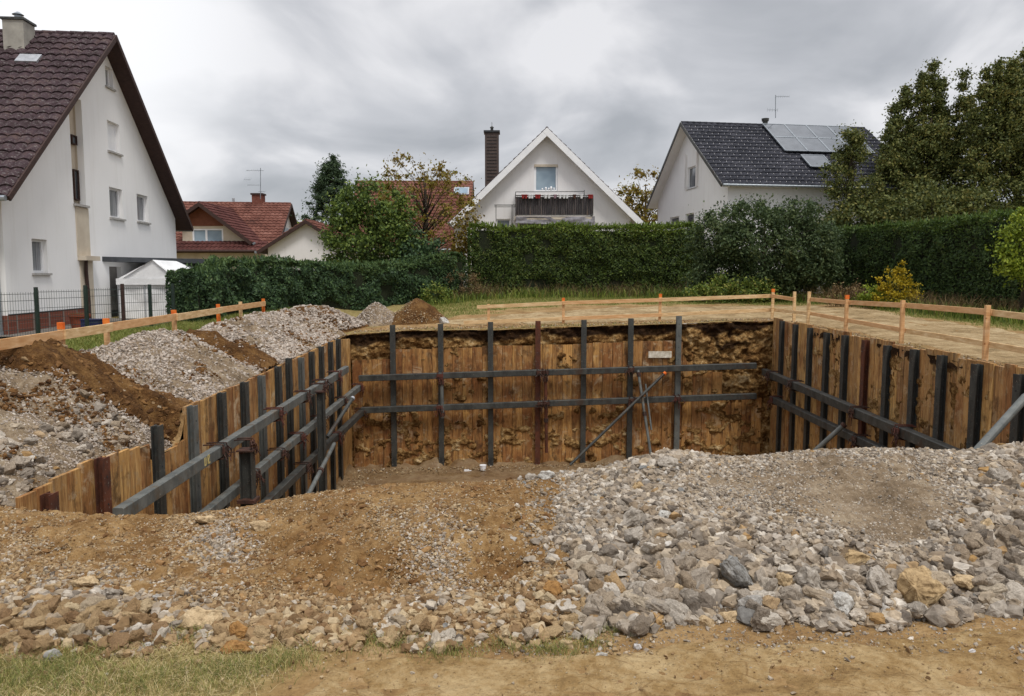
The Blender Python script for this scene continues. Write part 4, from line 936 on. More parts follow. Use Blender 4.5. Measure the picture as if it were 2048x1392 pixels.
spn = empty('solar_array', tl, 'row of eight grey solar panels in two rows near the ridge of the dark roof', 'solar array')
def panel(par, c0, wu, hv):
    m = M(); c = c0+B3*(wu/2)-Vn3*(hv/2)+N3*.04; m.box(c, (wu/2-.02, hv/2-.02, .02), B3, Vn3, N3); p = m.build('panel', pm_, par)
    m = M(); q = .03
    for u in (-1, 1): m.box(c+B3*u*(wu/2-.02)+N3*.005, (.025, hv/2-.02, .03), B3, Vn3, N3)
    for u in (-1, 1): m.box(c+Vn3*u*(hv/2-.02)+N3*.005, (wu/2-.045, .025, .03), B3, Vn3, N3)
    m.build('panel_frame', MT['grey_metal'], p)
    return p
for i in range(4):
    for j in range(2): panel(spn, tl+B3*(i*k_u)-Vn3*(j*hgt/2), k_u, hgt/2)
q = r3(1600, 311, .14); sp2 = empty('solar_collector', q, 'single smaller solar collector below the solar panel rows', 'solar panel'); panel(sp2, q, (r3(1645, 311, .14)-q).dot(B3), 1.35)
# pale lichen strip is in the tile colour; vent and aerial on the ridge
q = P3(5.15, 11.2, 4.6); v_ = M(); v_.tube([q, q+Vector((0, 0, .25)), q+Vector((0, 0, .27)), q+Vector((0, 0, .42))], [.14, .15, .2, .22], 12); v_.build('vent_pipe', MT['steel'], h3)
def aerial(px, py0, py1, Y, label, parts):
    a = at(px, py0, Y); b = at(px, py1, Y); o = empty('tv_aerial', a, label, 'aerial')
    M().tube([a, b], .022, 6).build('mast', MT['grey_metal'], o)
    for (z, x0, x1, ne, ln) in parts:
        m = M(); zz = lerp(a.z, b.z, z); m.tube([(a.x+x0, Y-.03, zz), (a.x+x1, Y-.03, zz)], .014, 5)
        for i in range(ne):
            x = lerp(a.x+x0, a.x+x1, i/max(1, ne-1)); m.tube([(x-.04, Y-.03-ln*.4, zz-ln*.5), (x+.04, Y-.03+ln*.4, zz+ln*.5)], .008, 4)
        m.build('antenna', MT['grey_metal'], o)
    return o
aerial(1551, 236, 190, P3(5.15, 0, 4.9).y, 'curly topped aerial mast on the dark solar roof', [(.93, .0, .75, 7, .18), (.35, -.5, .1, 5, .25)])
aerial(521, 398, 336, 47.5, 'tall tv aerial with several arms on the red roofed house', [(.92, -.8, .25, 9, .12), (.45, -.75, 0, 2, .12), (.62, -.95, -.55, 5, .3), (.24, -.1, .3, 3, .1)])

# ---- red roofed houses at the left back -----------------------------------
rh = empty('house', (-15, 44, 1.5), 'beige house with red tiled roof and a timber gabled dormer beside the left white house', 'house')
A4 = Vector((-.1, 1, 0)).normalized(); B4 = Vector((-1, -.1, 0)).normalized(); C4 = Vector((-13.65, 44.3, 0))
zr4 = at(500, 407, 48.7).z-.15
res4, P4 = gabled(rh, C4, A4, 9.0, B4, 13, 1.5, 4.1, 4.1, 4.5, zr4, MT['plaster'], 'tile_red', .35, .4, .34, .26, .03, bh=.1, thick=.14)
# front gable
YF = 43.0; c0 = at(366, 500, YF); c1_ = at(499, 500, YF); ap = at(405, 412, YF); zlft = at(366, 440, YF).z; zrgt = at(499, 482, YF).z
wd = (at(385, 486, YF).x-c0.x, at(446, 456, YF).x-c0.x, at(385, 486, YF).z, at(446, 457, YF).z)
res5, P5 = gabled(rh, c0, (1, 0, 0), c1_.x-c0.x, (.0, 1, 0), 4.5, 4.0, zlft, zrgt, ap.x-c0.x, ap.z, MT['plaster_beige'], 'tile_darkred', .5, .35, .3, .26, .03, bh=.12, holes=[wd], depth=.1, thick=.13, backwall=False)
window(rh, Vector((c0.x, YF, 0)), (1, 0, 0), (0, 1, 0), *wd, .1, t=.09, mull=(.45,), glass='glass_blue', sill=None)
zz = at(400, 452, YF).z; xl_, xr_ = c0.x+.02, at(447, 450, YF).x
m = M(); m.add([(xl_, YF-.03, zz), (xr_, YF-.03, zz), (xr_, YF-.03, lerp(ap.z, zrgt, (xr_-ap.x)/(c1_.x-ap.x))), (ap.x, YF-.03, ap.z), (xl_, YF-.03, zlft)], [(0, 1, 2, 3, 4)]); m.build('timber_cladding', simple('brown_boards', '#6a3f2e', '#7d4d39', 6, .8), rh)
# low front roof strip with gutter, and the wall below
tiled('porch_roof', rh, (c0.x-1.0, 42.2, at(400, 501, 42.2).z), (1, 0, 0), (0, .8, .55), at(527, 500, 42.2).x-c0.x+1.0, .95, 'tile_darkred', .3, .24, .03)
m = M(); zz = at(400, 502, 42.1).z; m.tube([(c0.x-1, 42.08, zz), (at(527, 500, 42.1).x, 42.08, zz)], .07, 8); m.build('gutter', MT['brown_wood'], rh)
M().aabb((c0.x-1, 42.6, 1.5), (at(535, 500, 42.6).x, 42.8, zz-.05)).build('wall', MT['plaster_beige'], rh)
q = at(517, 398, 48.7); m = M(); m.box((q.x, 48.7, q.z-.3), (.32, .3, .55)); c_ = m.build('chimney', MT['brick'], rh); M().box((q.x, 48.7, q.z+.28), (.38, .36, .05)).build('cap', MT['brown_wood'], c_)
q = at(468, 404, 48.7); M().tube([(q.x, 48.6, q.z-.4), (q.x, 48.6, q.z+.22)], .08, 8).build('vent_pipe', MT['light_metal'], rh)
# satellite dish on the white end wall
q = P4(2.2, 0, -.35); q.z = at(556, 468, q.y).z; dsh = empty('satellite_dish', q, 'small grey satellite dish on the end wall of the red roofed house', 'satellite dish')
M().tube([q, q+Vector((.03, -.05, .0)), q+Vector((.1, -.16, .02))], [.05, .28, .36], 14).build('dish', MT['grey_metal'], dsh); M().tube([q+Vector((-.3, .1, -.1)), q], .03, 6).build('arm', MT['steel'], dsh)
# white gable of the garage
ga = empty('garage', (at(600, 500, 40).x, 40, 1.5), 'small white gabled garage with brown verge behind the left hedge', 'garage')
c0 = at(536, 500, 40.0); ap = at(614, 446, 40); zc2 = at(536, 496, 40).z; wg = at(694, 500, 40).x-c0.x
gabled(ga, c0, (1, 0, 0), wg, (0, 1, 0), 6, 1.5, zc2, zc2, ap.x-c0.x, ap.z, MT['plaster_grey'], 'tile_red', .3, .5, .33, .26, .03, bh=.11, thick=.12)
# red roof behind the trees
rb = empty('house', (-7, 54, 1.5), 'house with broad orange red tiled roof and skylight behind the autumn tree', 'house')
C6 = Vector((-3.15, 52.5, 0)); zr6 = at(830, 363, 57.5).z-.2
res6, P6 = gabled(rb, C6, (0, 1, 0), 10, (-1, 0, 0), 7.9, 1.5, 4.6, 4.6, 5, zr6, MT['plaster'], 'tile_red', .3, .5, .34, .26, .03, bh=.1, thick=.14)
p, nn = roofpt(res6[0], 923, 382, .08); m = M(); Vn = Vector(res6[0][2]).normalized(); m.box(p, (.55, .42, .04), (1, 0, 0), Vn, nn); sk = m.build('skylight', MT['light_metal'], rb); M().box(p+nn*.045, (.45, .33, .01), (1, 0, 0), Vn, nn).build('pane', MT['glass_blue'], sk)
# ================================================================ vegetation
def leafmat(name, stops, sc=.8, tr=.25, isl=.5):
    t = NT(name); n = t.noise(sc, 3, .6); i = t.island()
    f = t.math('ADD', t.math('MULTIPLY', n, 1-isl), t.math('MULTIPLY', i, isl))
    c = t.ramp(f, stops); t.col(c).rough(.6, .25)
    tl = t.n('ShaderNodeBsdfTranslucent'); t.l(c, tl.inputs[0]); ms = t.n('ShaderNodeMixShader'); ms.inputs[0].default_value = tr
    o = t.t.nodes['Material Output']; t.l(t.p.outputs[0], ms.inputs[1]); t.l(tl.outputs[0], ms.inputs[2]); t.l(ms.outputs[0], o.inputs[0])
    return t.m
LM = {
 'thuja': leafmat('thuja_green', [(.2, '#253219'), (.45, '#3f5124'), (.65, '#5a6c32'), (.85, '#6f6c3a')], .9),
 'thuja_dark': leafmat('dark_hedge_green', [(.2, '#25341e'), (.45, '#3c502a'), (.7, '#536939'), (.9, '#66653c')], .9),
 'laurel': leafmat('laurel_green', [(.2, '#273828'), (.5, '#40563a'), (.75, '#5d774b'), (.92, '#6c6945')], 1.2),
 'mid': leafmat('mid_green', [(.2, '#34472a'), (.5, '#54682f'), (.75, '#7a8a3f'), (.9, '#959a4c')], .6),
 'conifer': leafmat('conifer_green', [(.2, '#2a3a2a'), (.55, '#42553a'), (.85, '#5a6c48')], .8),
 'autumn': leafmat('autumn_leaves', [(.15, '#5d4420'), (.4, '#7a6428'), (.6, '#8f7d34'), (.8, '#6e7a34'), (.95, '#a88038')], .8),
 'darktree': leafmat('dark_tree_leaves', [(.2, '#384122'), (.45, '#565f32'), (.65, '#71743c'), (.85, '#8c7f46')], .6),
 'greyshrub': leafmat('grey_green_leaves', [(.2, '#2c3b24'), (.5, '#455634'), (.75, '#5f6c44'), (.93, '#787252')], .8),
 'yellow': leafmat('yellow_leaves', [(.2, '#6e6a1c'), (.5, '#a8921f'), (.8, '#c8ac2c')], 1.5),
 'lime': leafmat('yellow_green_leaves', [(.2, '#4c5f1c'), (.5, '#76882a'), (.8, '#9aa63a')], 1.2),
 'weed': leafmat('weedy_green', [(.2, '#3f5222'), (.5, '#61742f'), (.75, '#86903e'), (.92, '#9a8a56')], 2, isl=.7),
 'dry': leafmat('dry_stalks', [(.2, '#4c3a28'), (.5, '#6e5a3c'), (.8, '#8f7a52')], 2, .1, .7),
}
LM['thuja_new'] = leafmat('thuja_new_growth', [(.2, '#41541c'), (.5, '#5f7328'), (.8, '#7d8c3a')], 1.2)
LM['thuja_dark_new'] = leafmat('hedge_new_growth', [(.2, '#33471c'), (.5, '#4b6026'), (.8, '#647634')], 1.2)
LM['laurel_new'] = leafmat('laurel_new_growth', [(.2, '#2f4426'), (.5, '#4a6036'), (.8, '#667a46')], 1.2)
t = NT('bark'); t.col(t.ramp(t.noise(9, 5, .6, (1, 1, .3)), [(.3, '#2c241c'), (.7, '#50453a')])).rough(.9); MT['bark'] = t.m
def leaves(C, size, asp, rs, nrm=None, droop=0.0, up=0.0):
    """kite shaped leaf faces round centres C"""
    n = len(C); d = rs.normal(size=(n, 3)); d[:, 2] = d[:, 2]*(1-up)+up*2.2-droop
    d /= np.linalg.norm(d, axis=1)[:, None]
    e = rs.normal(size=(n, 3))
    if nrm is not None: e = e*.6+nrm
    s = np.cross(d, e); s /= np.linalg.norm(s, axis=1)[:, None]+1e-9
    L = size*(.6+.8*rs.rand(n))[:, None]; w = L*asp
    v = np.stack([C-d*L*.5, C+s*w*.5, C+d*L*.5, C-s*w*.5], 1).reshape(-1, 3)
    return v, np.arange(4*n).reshape(n, 4)
def cloud(cs, rad, per, rs, flat=.8):
    """points round clump centres; denser near the shell"""
    n = len(cs)*per; k = np.repeat(np.arange(len(cs)), per); d = rs.normal(size=(n, 3)); d /= np.linalg.norm(d, axis=1)[:, None]
    r = np.minimum(np.abs(rs.normal(0, .62, n)), 1.7); d[:, 2] *= flat
    rr = rad[k] if hasattr(rad, '__len__') else rad
    return cs[k]+d*(r*rr)[:, None] if hasattr(rad, '__len__') else cs[k]+d*(r*rad)[:, None], d
def limbs(m, base, tips, r0, rs, trunk_top):
    base = Vector(base); tt_ = Vector(trunk_top)
    m.tube([base-Vector((0, 0, .2)), base.lerp(tt_, .33)+Vector((rs.uniform(-.1, .1), 0, 0)), base.lerp(tt_, .66)+Vector((rs.uniform(-.15, .15), 0, 0)), tt_], [r0*1.2, r0, r0*.65, r0*.18], 8)
    for q in tips:
        q = Vector(q); f = min(.9, max(.15, (q.z-base.z)/(tt_.z-base.z)*.65)); s = base.lerp(tt_, f)
        mid = s.lerp(q, .5)+Vector((rs.uniform(-.1, .1), rs.uniform(-.1, .1), .12*(q-s).length)); rr = r0*.32*(1-f*.5)
        m.tube([s, mid, q], [rr, rr*.6, rr*.12], 5)
def tree(name, label, cat, base, ctr, env, nclump, crad, per, lsize, asp, mat, seed, group=None, r0=.12, top=None, parts=('trunk', 'crown'), shape=None, flat=.8, nlimb=24, up=0., droop=0., shellp=.5, spires=()):
    rs = np.random.RandomState(seed); base = Vector(base); ctr = np.array(ctr, float); env = np.array(env, float)
    cs = []
    while len(cs) < nclump:
        p = rs.uniform(-1, 1, 3)
        if shape is None:
            l = np.linalg.norm(p)
            if l > 1 or (l < shellp and rs.rand() < .6): continue
            k = 1+.22*vn(p[0]*2.2+seed, p[1]*2.2, p[2]*2.2)
            cs.append(ctr+p*env*k)
        else:
            h = (p[2]+1)/2; rr = shape(h)*(1+.18*vn(p[0]*3+seed, p[2]*5))
            l = math.hypot(p[0], p[1])
            if l > 1 or (l < .45 and rs.rand() < .5): continue
            cs.append(ctr+np.array((p[0]*env[0]*rr, p[1]*env[1]*rr, p[2]*env[2])))
    for (x_, y_, z0_, z1_, w_) in spires:
        k = int((z1_-z0_)*11)
        for q in range(k):
            h_ = rs.rand()**.8; rr = w_*(1-h_); a_ = rs.rand()*6.28; cs.append(np.array((x_+math.cos(a_)*rr, y_+math.sin(a_)*rr, z0_+(z1_-z0_)*h_)))
    cs = np.array(cs, float); nsp = len(cs)-nclump; cr_s = np.ones(len(cs))
    if nsp > 0: cr_s[nclump:] = .55
    o = empty(name, base, label, cat, group)
    m = M(); tp = top or (ctr[0], ctr[1], ctr[2]+env[2]*.75); rr_ = random.Random(seed)
    limbs(m, base, cs[rs.choice(len(cs), min(nlimb, len(cs)), replace=False)], r0, rr_, tp); m.build(parts[0], MT['bark'], o, smooth=True)
    P, d = cloud(cs, crad*(.6+.8*rs.rand(len(cs)))*cr_s, per, rs, flat)
    v, f = leaves(P, lsize, asp, rs, d, droop, up); npmesh(parts[1], v, f, LM[mat], o)
    return o
def gz(x, y): return float(T(x, y))
def hedge(label, P0, P1, hgt, dep, mat, n, lsize, seed, wob=.17, core='thuja', spiky=.25, asp=.4, zoff=None, bend=0.0):
    """clipped hedge: a dark twiggy core and leaves covering faces and top"""
    rs = np.random.RandomState(seed); P0, P1 = np.array(P0, float), np.array(P1, float); L = np.hypot(*(P1-P0)); d = (P1-P0)/L; nn = np.array((d[1], -d[0]))
    if nn[1] > 0: nn = -nn                     # nn points to the camera side
    o = empty('hedge', ((P0[0]+P1[0])/2, (P0[1]+P1[1])/2, gz(*((P0+P1)/2))), label, 'hedge')
    hf = (lambda s: np.interp(s, [0, 1], hgt)) if hasattr(hgt, '__len__') else (lambda s: hgt+0*s)
    def surf(u, v, fc):
        """fc 0 front,1 top,2 back,3 ends"""
        s = u; H = hf(s)+wob*.7*fbm(s*L*.5+seed, 1.0*seed, 0, 3)
        return s, H
    # leaves
    area = np.array([L*np.mean(hgt), L*dep, L*np.mean(hgt)*.5, 2*dep*np.mean(hgt)]); cnt = (area/area.sum()*n).astype(int)
    Ps, Ns = [], []
    for fc, k in enumerate(cnt):
        u = rs.rand(k); v = rs.rand(k); s, H = surf(u, v, fc)
        if fc == 0: w = -dep/2+0*v; h = v
        elif fc == 1: w = (v-.5)*dep; h = 1+0*v
        elif fc == 2: w = dep/2+0*v; h = v
        else: s = np.round(rs.rand(k)); w = (u-.5)*dep; h = v; H = hf(s)
        bul = wob*fbm(s*L*1.4, h*H*1.6, seed, 3)*np.sign(w+1e-9)
        inset = -np.abs(rs.normal(0, .05, k))
        if fc in (0, 2): w = w+bul+(-np.sign(w))*(-inset)*1.0
        if fc == 1: h = h+(wob*.5*fbm(s*L*2, w*2, seed, 2)+inset*.5)/H
        h = np.where(h > .93, h-.0, h); w = w*(1-.12*np.clip(h-.85, 0, 1)/.15)
        bw_ = w+bend*4*s*(1-s); x = P0[0]+d[0]*s*L-nn[0]*bw_; y = P0[1]+d[1]*s*L-nn[1]*bw_
        if fc == 3: x += d[0]*(s*2-1)*(.05*rs.rand(k)); y += d[1]*(s*2-1)*.05
        g0 = T(x, y); Ps.append(np.stack([x, y, g0+h*H], -1))
        N0 = {0: (nn[0], nn[1], 0), 1: (0, 0, 1), 2: (-nn[0], -nn[1], 0), 3: (d[0], d[1], 0)}[fc]; Ns.append(np.tile(N0, (k, 1)))
    P = np.concatenate(Ps); Nn = np.concatenate(Ns)
    v, f = leaves(P, lsize, asp, rs, Nn, 0, spiky); vs, fs = [v], [f]
    # upright shoots along the top
    k = int(L*dep*55); u = rs.rand(k); w = (rs.rand(k)-.5)*dep+bend*4*u*(1-u); x = P0[0]+d[0]*u*L-nn[0]*w; y = P0[1]+d[1]*u*L-nn[1]*w
    H = hf(u)+wob*.7*fbm(u*L*.5+seed, 1.0*seed, 0, 3); C = np.stack([x, y, T(x, y)+H+rs.rand(k)*.14], -1)
    v2, f2 = leaves(C, lsize*2.0, asp*.45, rs, None, 0, .95); vs.append(v2); fs.append(f2+len(v))
    hgt_ = (P[:, 2]-T(P[:, 0], P[:, 1]))/np.mean(hgt); mi_ = np.r_[rs.rand(len(P)) < .04+.8*sstep(.80, 1.0, hgt_+.06*fbm(P[:, 0]*2, P[:, 1]*2, 3, 2)), rs.rand(len(C)) < .8].astype(int)
    npmesh('foliage', np.concatenate(vs), np.concatenate(fs), [LM[mat], LM[mat+'_new']], o, mi=mi_)
    # core
    ns = max(8, int(L/.4)); m = M(); rings = []
    for i in range(ns+1):
        s = i/ns; sx_ = .12/L if i == 0 else (1-.12/L if i == ns else s); c = P0+d*L*sx_-nn*bend*4*sx_*(1-sx_); H = float(hf(np.array(s)))-.14+wob*.5*float(fbm(s*L*.5+seed, 1.0*seed, 0, 3)); z = gz(*c)-.1
        dd = dep/2-.12-.02*rs.rand(); rings.append([(c[0]+nn[0]*dd, c[1]+nn[1]*dd, z), (c[0]+nn[0]*dd*.95, c[1]+nn[1]*dd*.95, z+H), (c[0]-nn[0]*dd*.95, c[1]-nn[1]*dd*.95, z+H), (c[0]-nn[0]*dd, c[1]-nn[1]*dd, z)])
    vs = [q for r in rings for q in r]; fs = [(i*4+k, i*4+(k+1) % 4, i*4+4+(k+1) % 4, i*4+4+k) for i in range(ns) for k in range(4)]+[(3, 2, 1, 0), tuple(ns*4+k for k in range(4))]
    m.add(vs, fs).build('branches', simple('twiggy_core', '#14180c', '#232a14', 12, .9, bump=.5, bd=.05), o)
    return o
hx = lambda px, Y: (px-1024)/F*Y*1.0
hedge('tall clipped green thuja hedge before the white house with the balcony', (hx(938, 36.6), 37.1), (hx(1400, 37.4), 37.9), 3.25, 1.2, 'thuja', 52000, .13, 3)
hedge('tall dark green hedge running along the right side behind the yellow shrub', (15.2, 36.5), (17.6, 21.5), (3.2, 3.25), 1.2, 'thuja_dark', 60000, .12, 5, core='thuja')
hedge('lower dark leafy hedge behind the gravel heaps at the left', (-9.05, 21.3), (hx(930, 34)-.4, 34.2), (1.42, 1.8), 1.2, 'laurel', 62000, .10, 7, bend=1.9, wob=.26, spiky=0, asp=.62)
# trees and shrubs
tree('shrub_tree', 'bushy green shrub tree between the garage and the autumn tree', 'tree', (hx(742, 35.5), 35.5, 1.5), (hx(745, 35.5), 35.5, 4.0), (2.3, 1.6, 2.6), 190, .55, 150, .15, .6, 'mid', 21, r0=.1)
tree('shrub', 'dark leafy bush right of the green shrub tree above the left hedge', 'shrub', (hx(820, 34.5), 34.9, 1.5), (hx(815, 34.8), 34.9, 2.9), (1.6, 1.0, 1.5), 60, .5, 140, .14, .6, 'laurel', 22, r0=.06)
tree('conifer', 'dark pointed conifer behind the green shrub tree', 'tree', (hx(668, 46), 46, 1.6), (hx(668, 46), 46, 5.3), (3.3, 2.6, 3.9), 300, .42, 110, .16, .35, 'conifer', 23, r0=.16, shape=lambda h: .05+1.0*(1-h)**.8, flat=.5, top=(hx(668, 46), 46, 8.8), spires=[(hx(672, 46), 46, 7.0, 9.55, .6), (hx(650, 46), 46, 5.8, 7.8, .5), (hx(695, 46), 46, 5.8, 7.6, .5)])
tree('autumn_tree', 'thin autumn tree with yellow brown leaves and bare twigs', 'tree', (hx(850, 38), 38, 1.6), (hx(852, 38), 38, 5.1), (2.7, 2.0, 3.3), 210, .42, 48, .13, .6, 'autumn', 24, r0=.12, nlimb=90, up=.1)
tree('shrub', 'sparse yellowish shrub climbing over the left corner of the balcony house', 'shrub', (hx(920, 38.5), 38.4, 1.6), (hx(932, 38.5), 38.4, 4.1), (.75, .8, 2.1), 40, .35, 55, .12, .6, 'autumn', 25, r0=.05, nlimb=36)
tree('shrub', 'large grey green spreading shrub between the two tall hedges', 'shrub', (hx(1525, 33.5), 33.5, 1.5), (hx(1527, 33.5), 33.5, 3.55), (3.25, 1.9, 2.25), 330, .6, 220, .13, .5, 'greyshrub', 26, r0=.1, nlimb=40)
tree('bramble', 'low green bramble thicket at the foot of the big grey green shrub', 'shrub', (hx(1450, 32), 32, 1.4), (hx(1462, 32), 32, 1.85), (2.1, .9, .62), 90, .35, 130, .10, .6, 'weed', 27, r0=.03)
tree('yellow_shrub', 'bright yellow leaved shrub before the dark right hedge', 'shrub', (hx(1782, 28), 28, 1.35), (hx(1786, 28), 28, 1.95), (.78, .5, .62), 60, .2, 60, .075, .6, 'yellow', 28, r0=.03, nlimb=30, shellp=0, spires=[(hx(1800, 28), 28, 2.1, 3.2, .12), (hx(1790, 28), 28, 2.1, 2.95, .2), (hx(1772, 28), 28, 2.0, 2.8, .1), (hx(1755, 28), 28, 1.9, 2.5, .12), (hx(1815, 28), 28, 2.0, 2.7, .12)])
tree('yellow_shrub', 'small yellowish weed bush left of the bright yellow shrub', 'shrub', (hx(1745, 28.5), 28.5, 1.35), (hx(1745, 28.5), 28.5, 1.7), (.5, .4, .45), 24, .2, 80, .08, .55, 'lime', 29, r0=.02)
tree('shrub', 'yellow green bush at the right edge of the photo', 'shrub', (hx(2040, 23), 23, 1.3), (hx(2050, 23), 23, 3.35), (.85, .8, 1.25), 70, .3, 120, .10, .6, 'lime', 30, r0=.05)
RT = lambda px, py, Y: at(px, py, Y).z
sp_ = lambda h: .25+.8*math.sin(math.pi*min(1, (1-h)*.75+.05))**.8*(1 if h < .8 else (1-h)/.2*.75+.2)
tree('tree', 'slim pointed brownish green tree before the solar panels', 'tree', (hx(1692, 38.6), 38.6, 1.6), (hx(1692, 38.6), 38.6, 5.6), (1.5, 1.2, 4.0), 210, .4, 120, .13, .55, 'darktree', 31, r0=.12, shape=sp_, top=(hx(1692, 38.6), 38.6, 9.6))
tree('tree', 'tall dark autumn green tree right of the solar roof with ragged top', 'tree', (hx(1838, 41), 41, 1.6), (hx(1838, 41), 41, 6.2), (3.5, 2.6, 4.0), 400, .6, 150, .14, .55, 'darktree', 32, r0=.18, shape=lambda h: .3+.8*(1-h)**.6 if h > .35 else 1.0, top=(hx(1845, 41), 41, 11.6), nlimb=60, shellp=.35, spires=[(hx(a_, 41), 41+(a_ % 3)*.4-.4, 6.5, RT(a_, b_, 41), 1.15) for a_, b_ in ((1758, 262), (1778, 208), (1799, 172), (1822, 148), (1843, 122), (1868, 158), (1896, 150), (1925, 190))])
tree('tree', 'tallest dark tree at the right edge of the photo', 'tree', (hx(2015, 39), 39, 1.6), (hx(2020, 39), 39, 6.4), (3.4, 2.6, 4.2), 400, .6, 150, .14, .55, 'darktree', 33, r0=.18, shape=lambda h: .3+.8*(1-h)**.5 if h > .3 else 1.0, top=(hx(2025, 39), 39, 12.2), nlimb=60, shellp=.35, spires=[(hx(a_, 39), 39+(a_ % 3)*.4-.4, 7, RT(a_, b_, 39), 1.15) for a_, b_ in ((1938, 140), (1962, 128), (1986, 124), (2009, 118), (2030, 90), (2055, 128), (2085, 118))])
tree('tree', 'low dark spreading tree crown between the slim tree and the right hedge', 'tree', (hx(1780, 37.5), 38, 1.6), (hx(1790, 38), 38, 4.4), (4.6, 1.6, 2.3), 300, .6, 150, .15, .55, 'darktree', 34, r0=.16)
tree('tree', 'distant olive green tree between the balcony house and the solar house', 'tree', (hx(1285, 62), 62, 1.7), (hx(1287, 62), 62, 7.2), (2.6, 2.2, 3.4), 130, .7, 90, .2, .6, 'autumn', 35, r0=.2, shellp=.3)
tree('tree', 'distant yellow green tree behind the garage roof', 'tree', (hx(585, 58), 58, 1.7), (hx(588, 58), 58, 4.9), (2.0, 1.6, 2.0), 70, .6, 80, .18, .6, 'lime', 36, r0=.15)
# hedge of trees beyond, only glimpsed
tree('tree', 'dark foliage mass behind the right hedge under the tall trees', 'tree', (19.5, 37, 1.6), (20, 37, 4.6), (3.4, 2, 2.3), 200, .7, 130, .16, .55, 'darktree', 37, r0=.18)

# ---------------------------------------------------------------- grass and weeds
def blades(name, X, Y, hmin, hmax, wd, mat, seed, lean=.5, zf=None, label=None):
    rs = np.random.RandomState(seed); n = len(X); z = (zf or T)(X, Y)
    a = rs.rand(n)*2*np.pi; h = hmin+(hmax-hmin)*rs.rand(n)**1.6; ln = lean*h*(.3+1.2*rs.rand(n))
    b = rs.rand(n)*2*np.pi; dx, dy = np.cos(b), np.sin(b); wx, wy = np.cos(a)*wd*.5, np.sin(a)*wd*.5
    v = np.stack([np.stack([X-wx, Y-wy, z-.01], -1), np.stack([X+wx, Y+wy, z-.01], -1),
                  np.stack([X+dx*ln*.35+wx*.8, Y+dy*ln*.35+wy*.8, z+h*.6], -1), np.stack([X+dx*ln*.35-wx*.8, Y+dy*ln*.35-wy*.8, z+h*.6], -1),
                  np.stack([X+dx*ln+wx*.15, Y+dy*ln+wy*.15, z+h], -1), np.stack([X+dx*ln-wx*.15, Y+dy*ln-wy*.15, z+h], -1)], 1).reshape(-1, 3)
    i = np.arange(n)[:, None]*6; f = np.concatenate([i+np.array([[0, 1, 2, 3]]), i+np.array([[3, 2, 4, 5]])])
    o = npmesh(name, v, f, mat); return tag(o, label, 'grass', kind='stuff')
rs = np.random.RandomState(3)
GM = leafmat('mixed_grass', [(.1, '#6f6b3c'), (.3, '#9c9058'), (.5, '#b8a772'), (.75, '#cdbb8c'), (.95, '#9a845a')], 3.5, .2, .75)
GM2 = leafmat('far_grass', [(.1, '#4a5a26'), (.4, '#6a7834'), (.7, '#8c8a4c'), (.95, '#a89766')], 1.6, .2, .5)
def pick(n, x0, x1, y0, y1, thr=.35, extra=None):
    X = rs.uniform(x0, x1, n); Y = rs.uniform(y0, y1, n); g = grassy(X, Y)
    if extra is not None: g = g*extra(X, Y)
    k = rs.rand(n) < np.clip((g-thr)/(1-thr), 0, 1); return X[k], Y[k]
X, Y = pick(120000, -4.8, -.2, 3.4, 6.2, .2, lambda x, y: .04+.66*sstep(-.1, .4, fbm(x*2.4, y*2.4, 31, 4)))
blades('grass', X, Y, .006, .04, .004, GM, 1, 2.2, label='trampled yellow green grass at the bottom left of the photo')
# long dry straw
X, Y = pick(42000, -4.8, .3, 3.4, 6.0, .15); blades('straw', X, Y, .006, .05, .0028, leafmat('straw', [(.1, '#a08a5c'), (.5, '#c9b585'), (.9, '#dccca4')], 3, .2, .8), 15, 3.2, label='dry straw lying over the grass at the bottom left')
# greener tufts
cx_, cy_ = [], []
for px, py, r_ in [(370, 1180+95, .16), (100, 1330, .25), (150, 1310, .15), (680, 1265, .16), (1120, 1305, .12), (1090, 1300, .1), (770, 1285, .2), (900, 1310, .12), (1010, 1290, .1), (1215, 1260, .1), (240, 1370, .2), (430, 1350, .22), (560, 1330, .15), (30, 1360, .25), (1180, 1290, .09)]:
    x, y = hitz(px, py); k = int(3600*r_*r_*6); cx_.append(rs.normal(x, r_, k)); cy_.append(rs.normal(y, r_*.6, k))
GM3 = leafmat('fresh_grass', [(.1, '#525f30'), (.45, '#7b8044'), (.8, '#a59c60')], 2.5, .2, .7)
blades('grass_tufts', np.concatenate(cx_), np.concatenate(cy_), .02, .085, .004, GM3, 2, 1.0, label='fresh green grass tufts along the foot of the soil mound')
X, Y = pick(60000, -10, -6.9, 11, 28, .3); blades('grass', X, Y, .03, .13, .012, GM2, 4, .7, label='grass strip between the single board railing and the wire fence')
X, Y = pick(120000, -4, 20, 24, 38.5, .3); blades('grass', X, Y, .02, .10, .016, GM2, 5, .7, label='grass between the sandy path and the far hedges')
X, Y = pick(22000, 10.5, 17, 12, 24, .3); blades('grass', X, Y, .03, .12, .014, GM2, 6, .7, label='grass right of the sandy path by the right hedge')
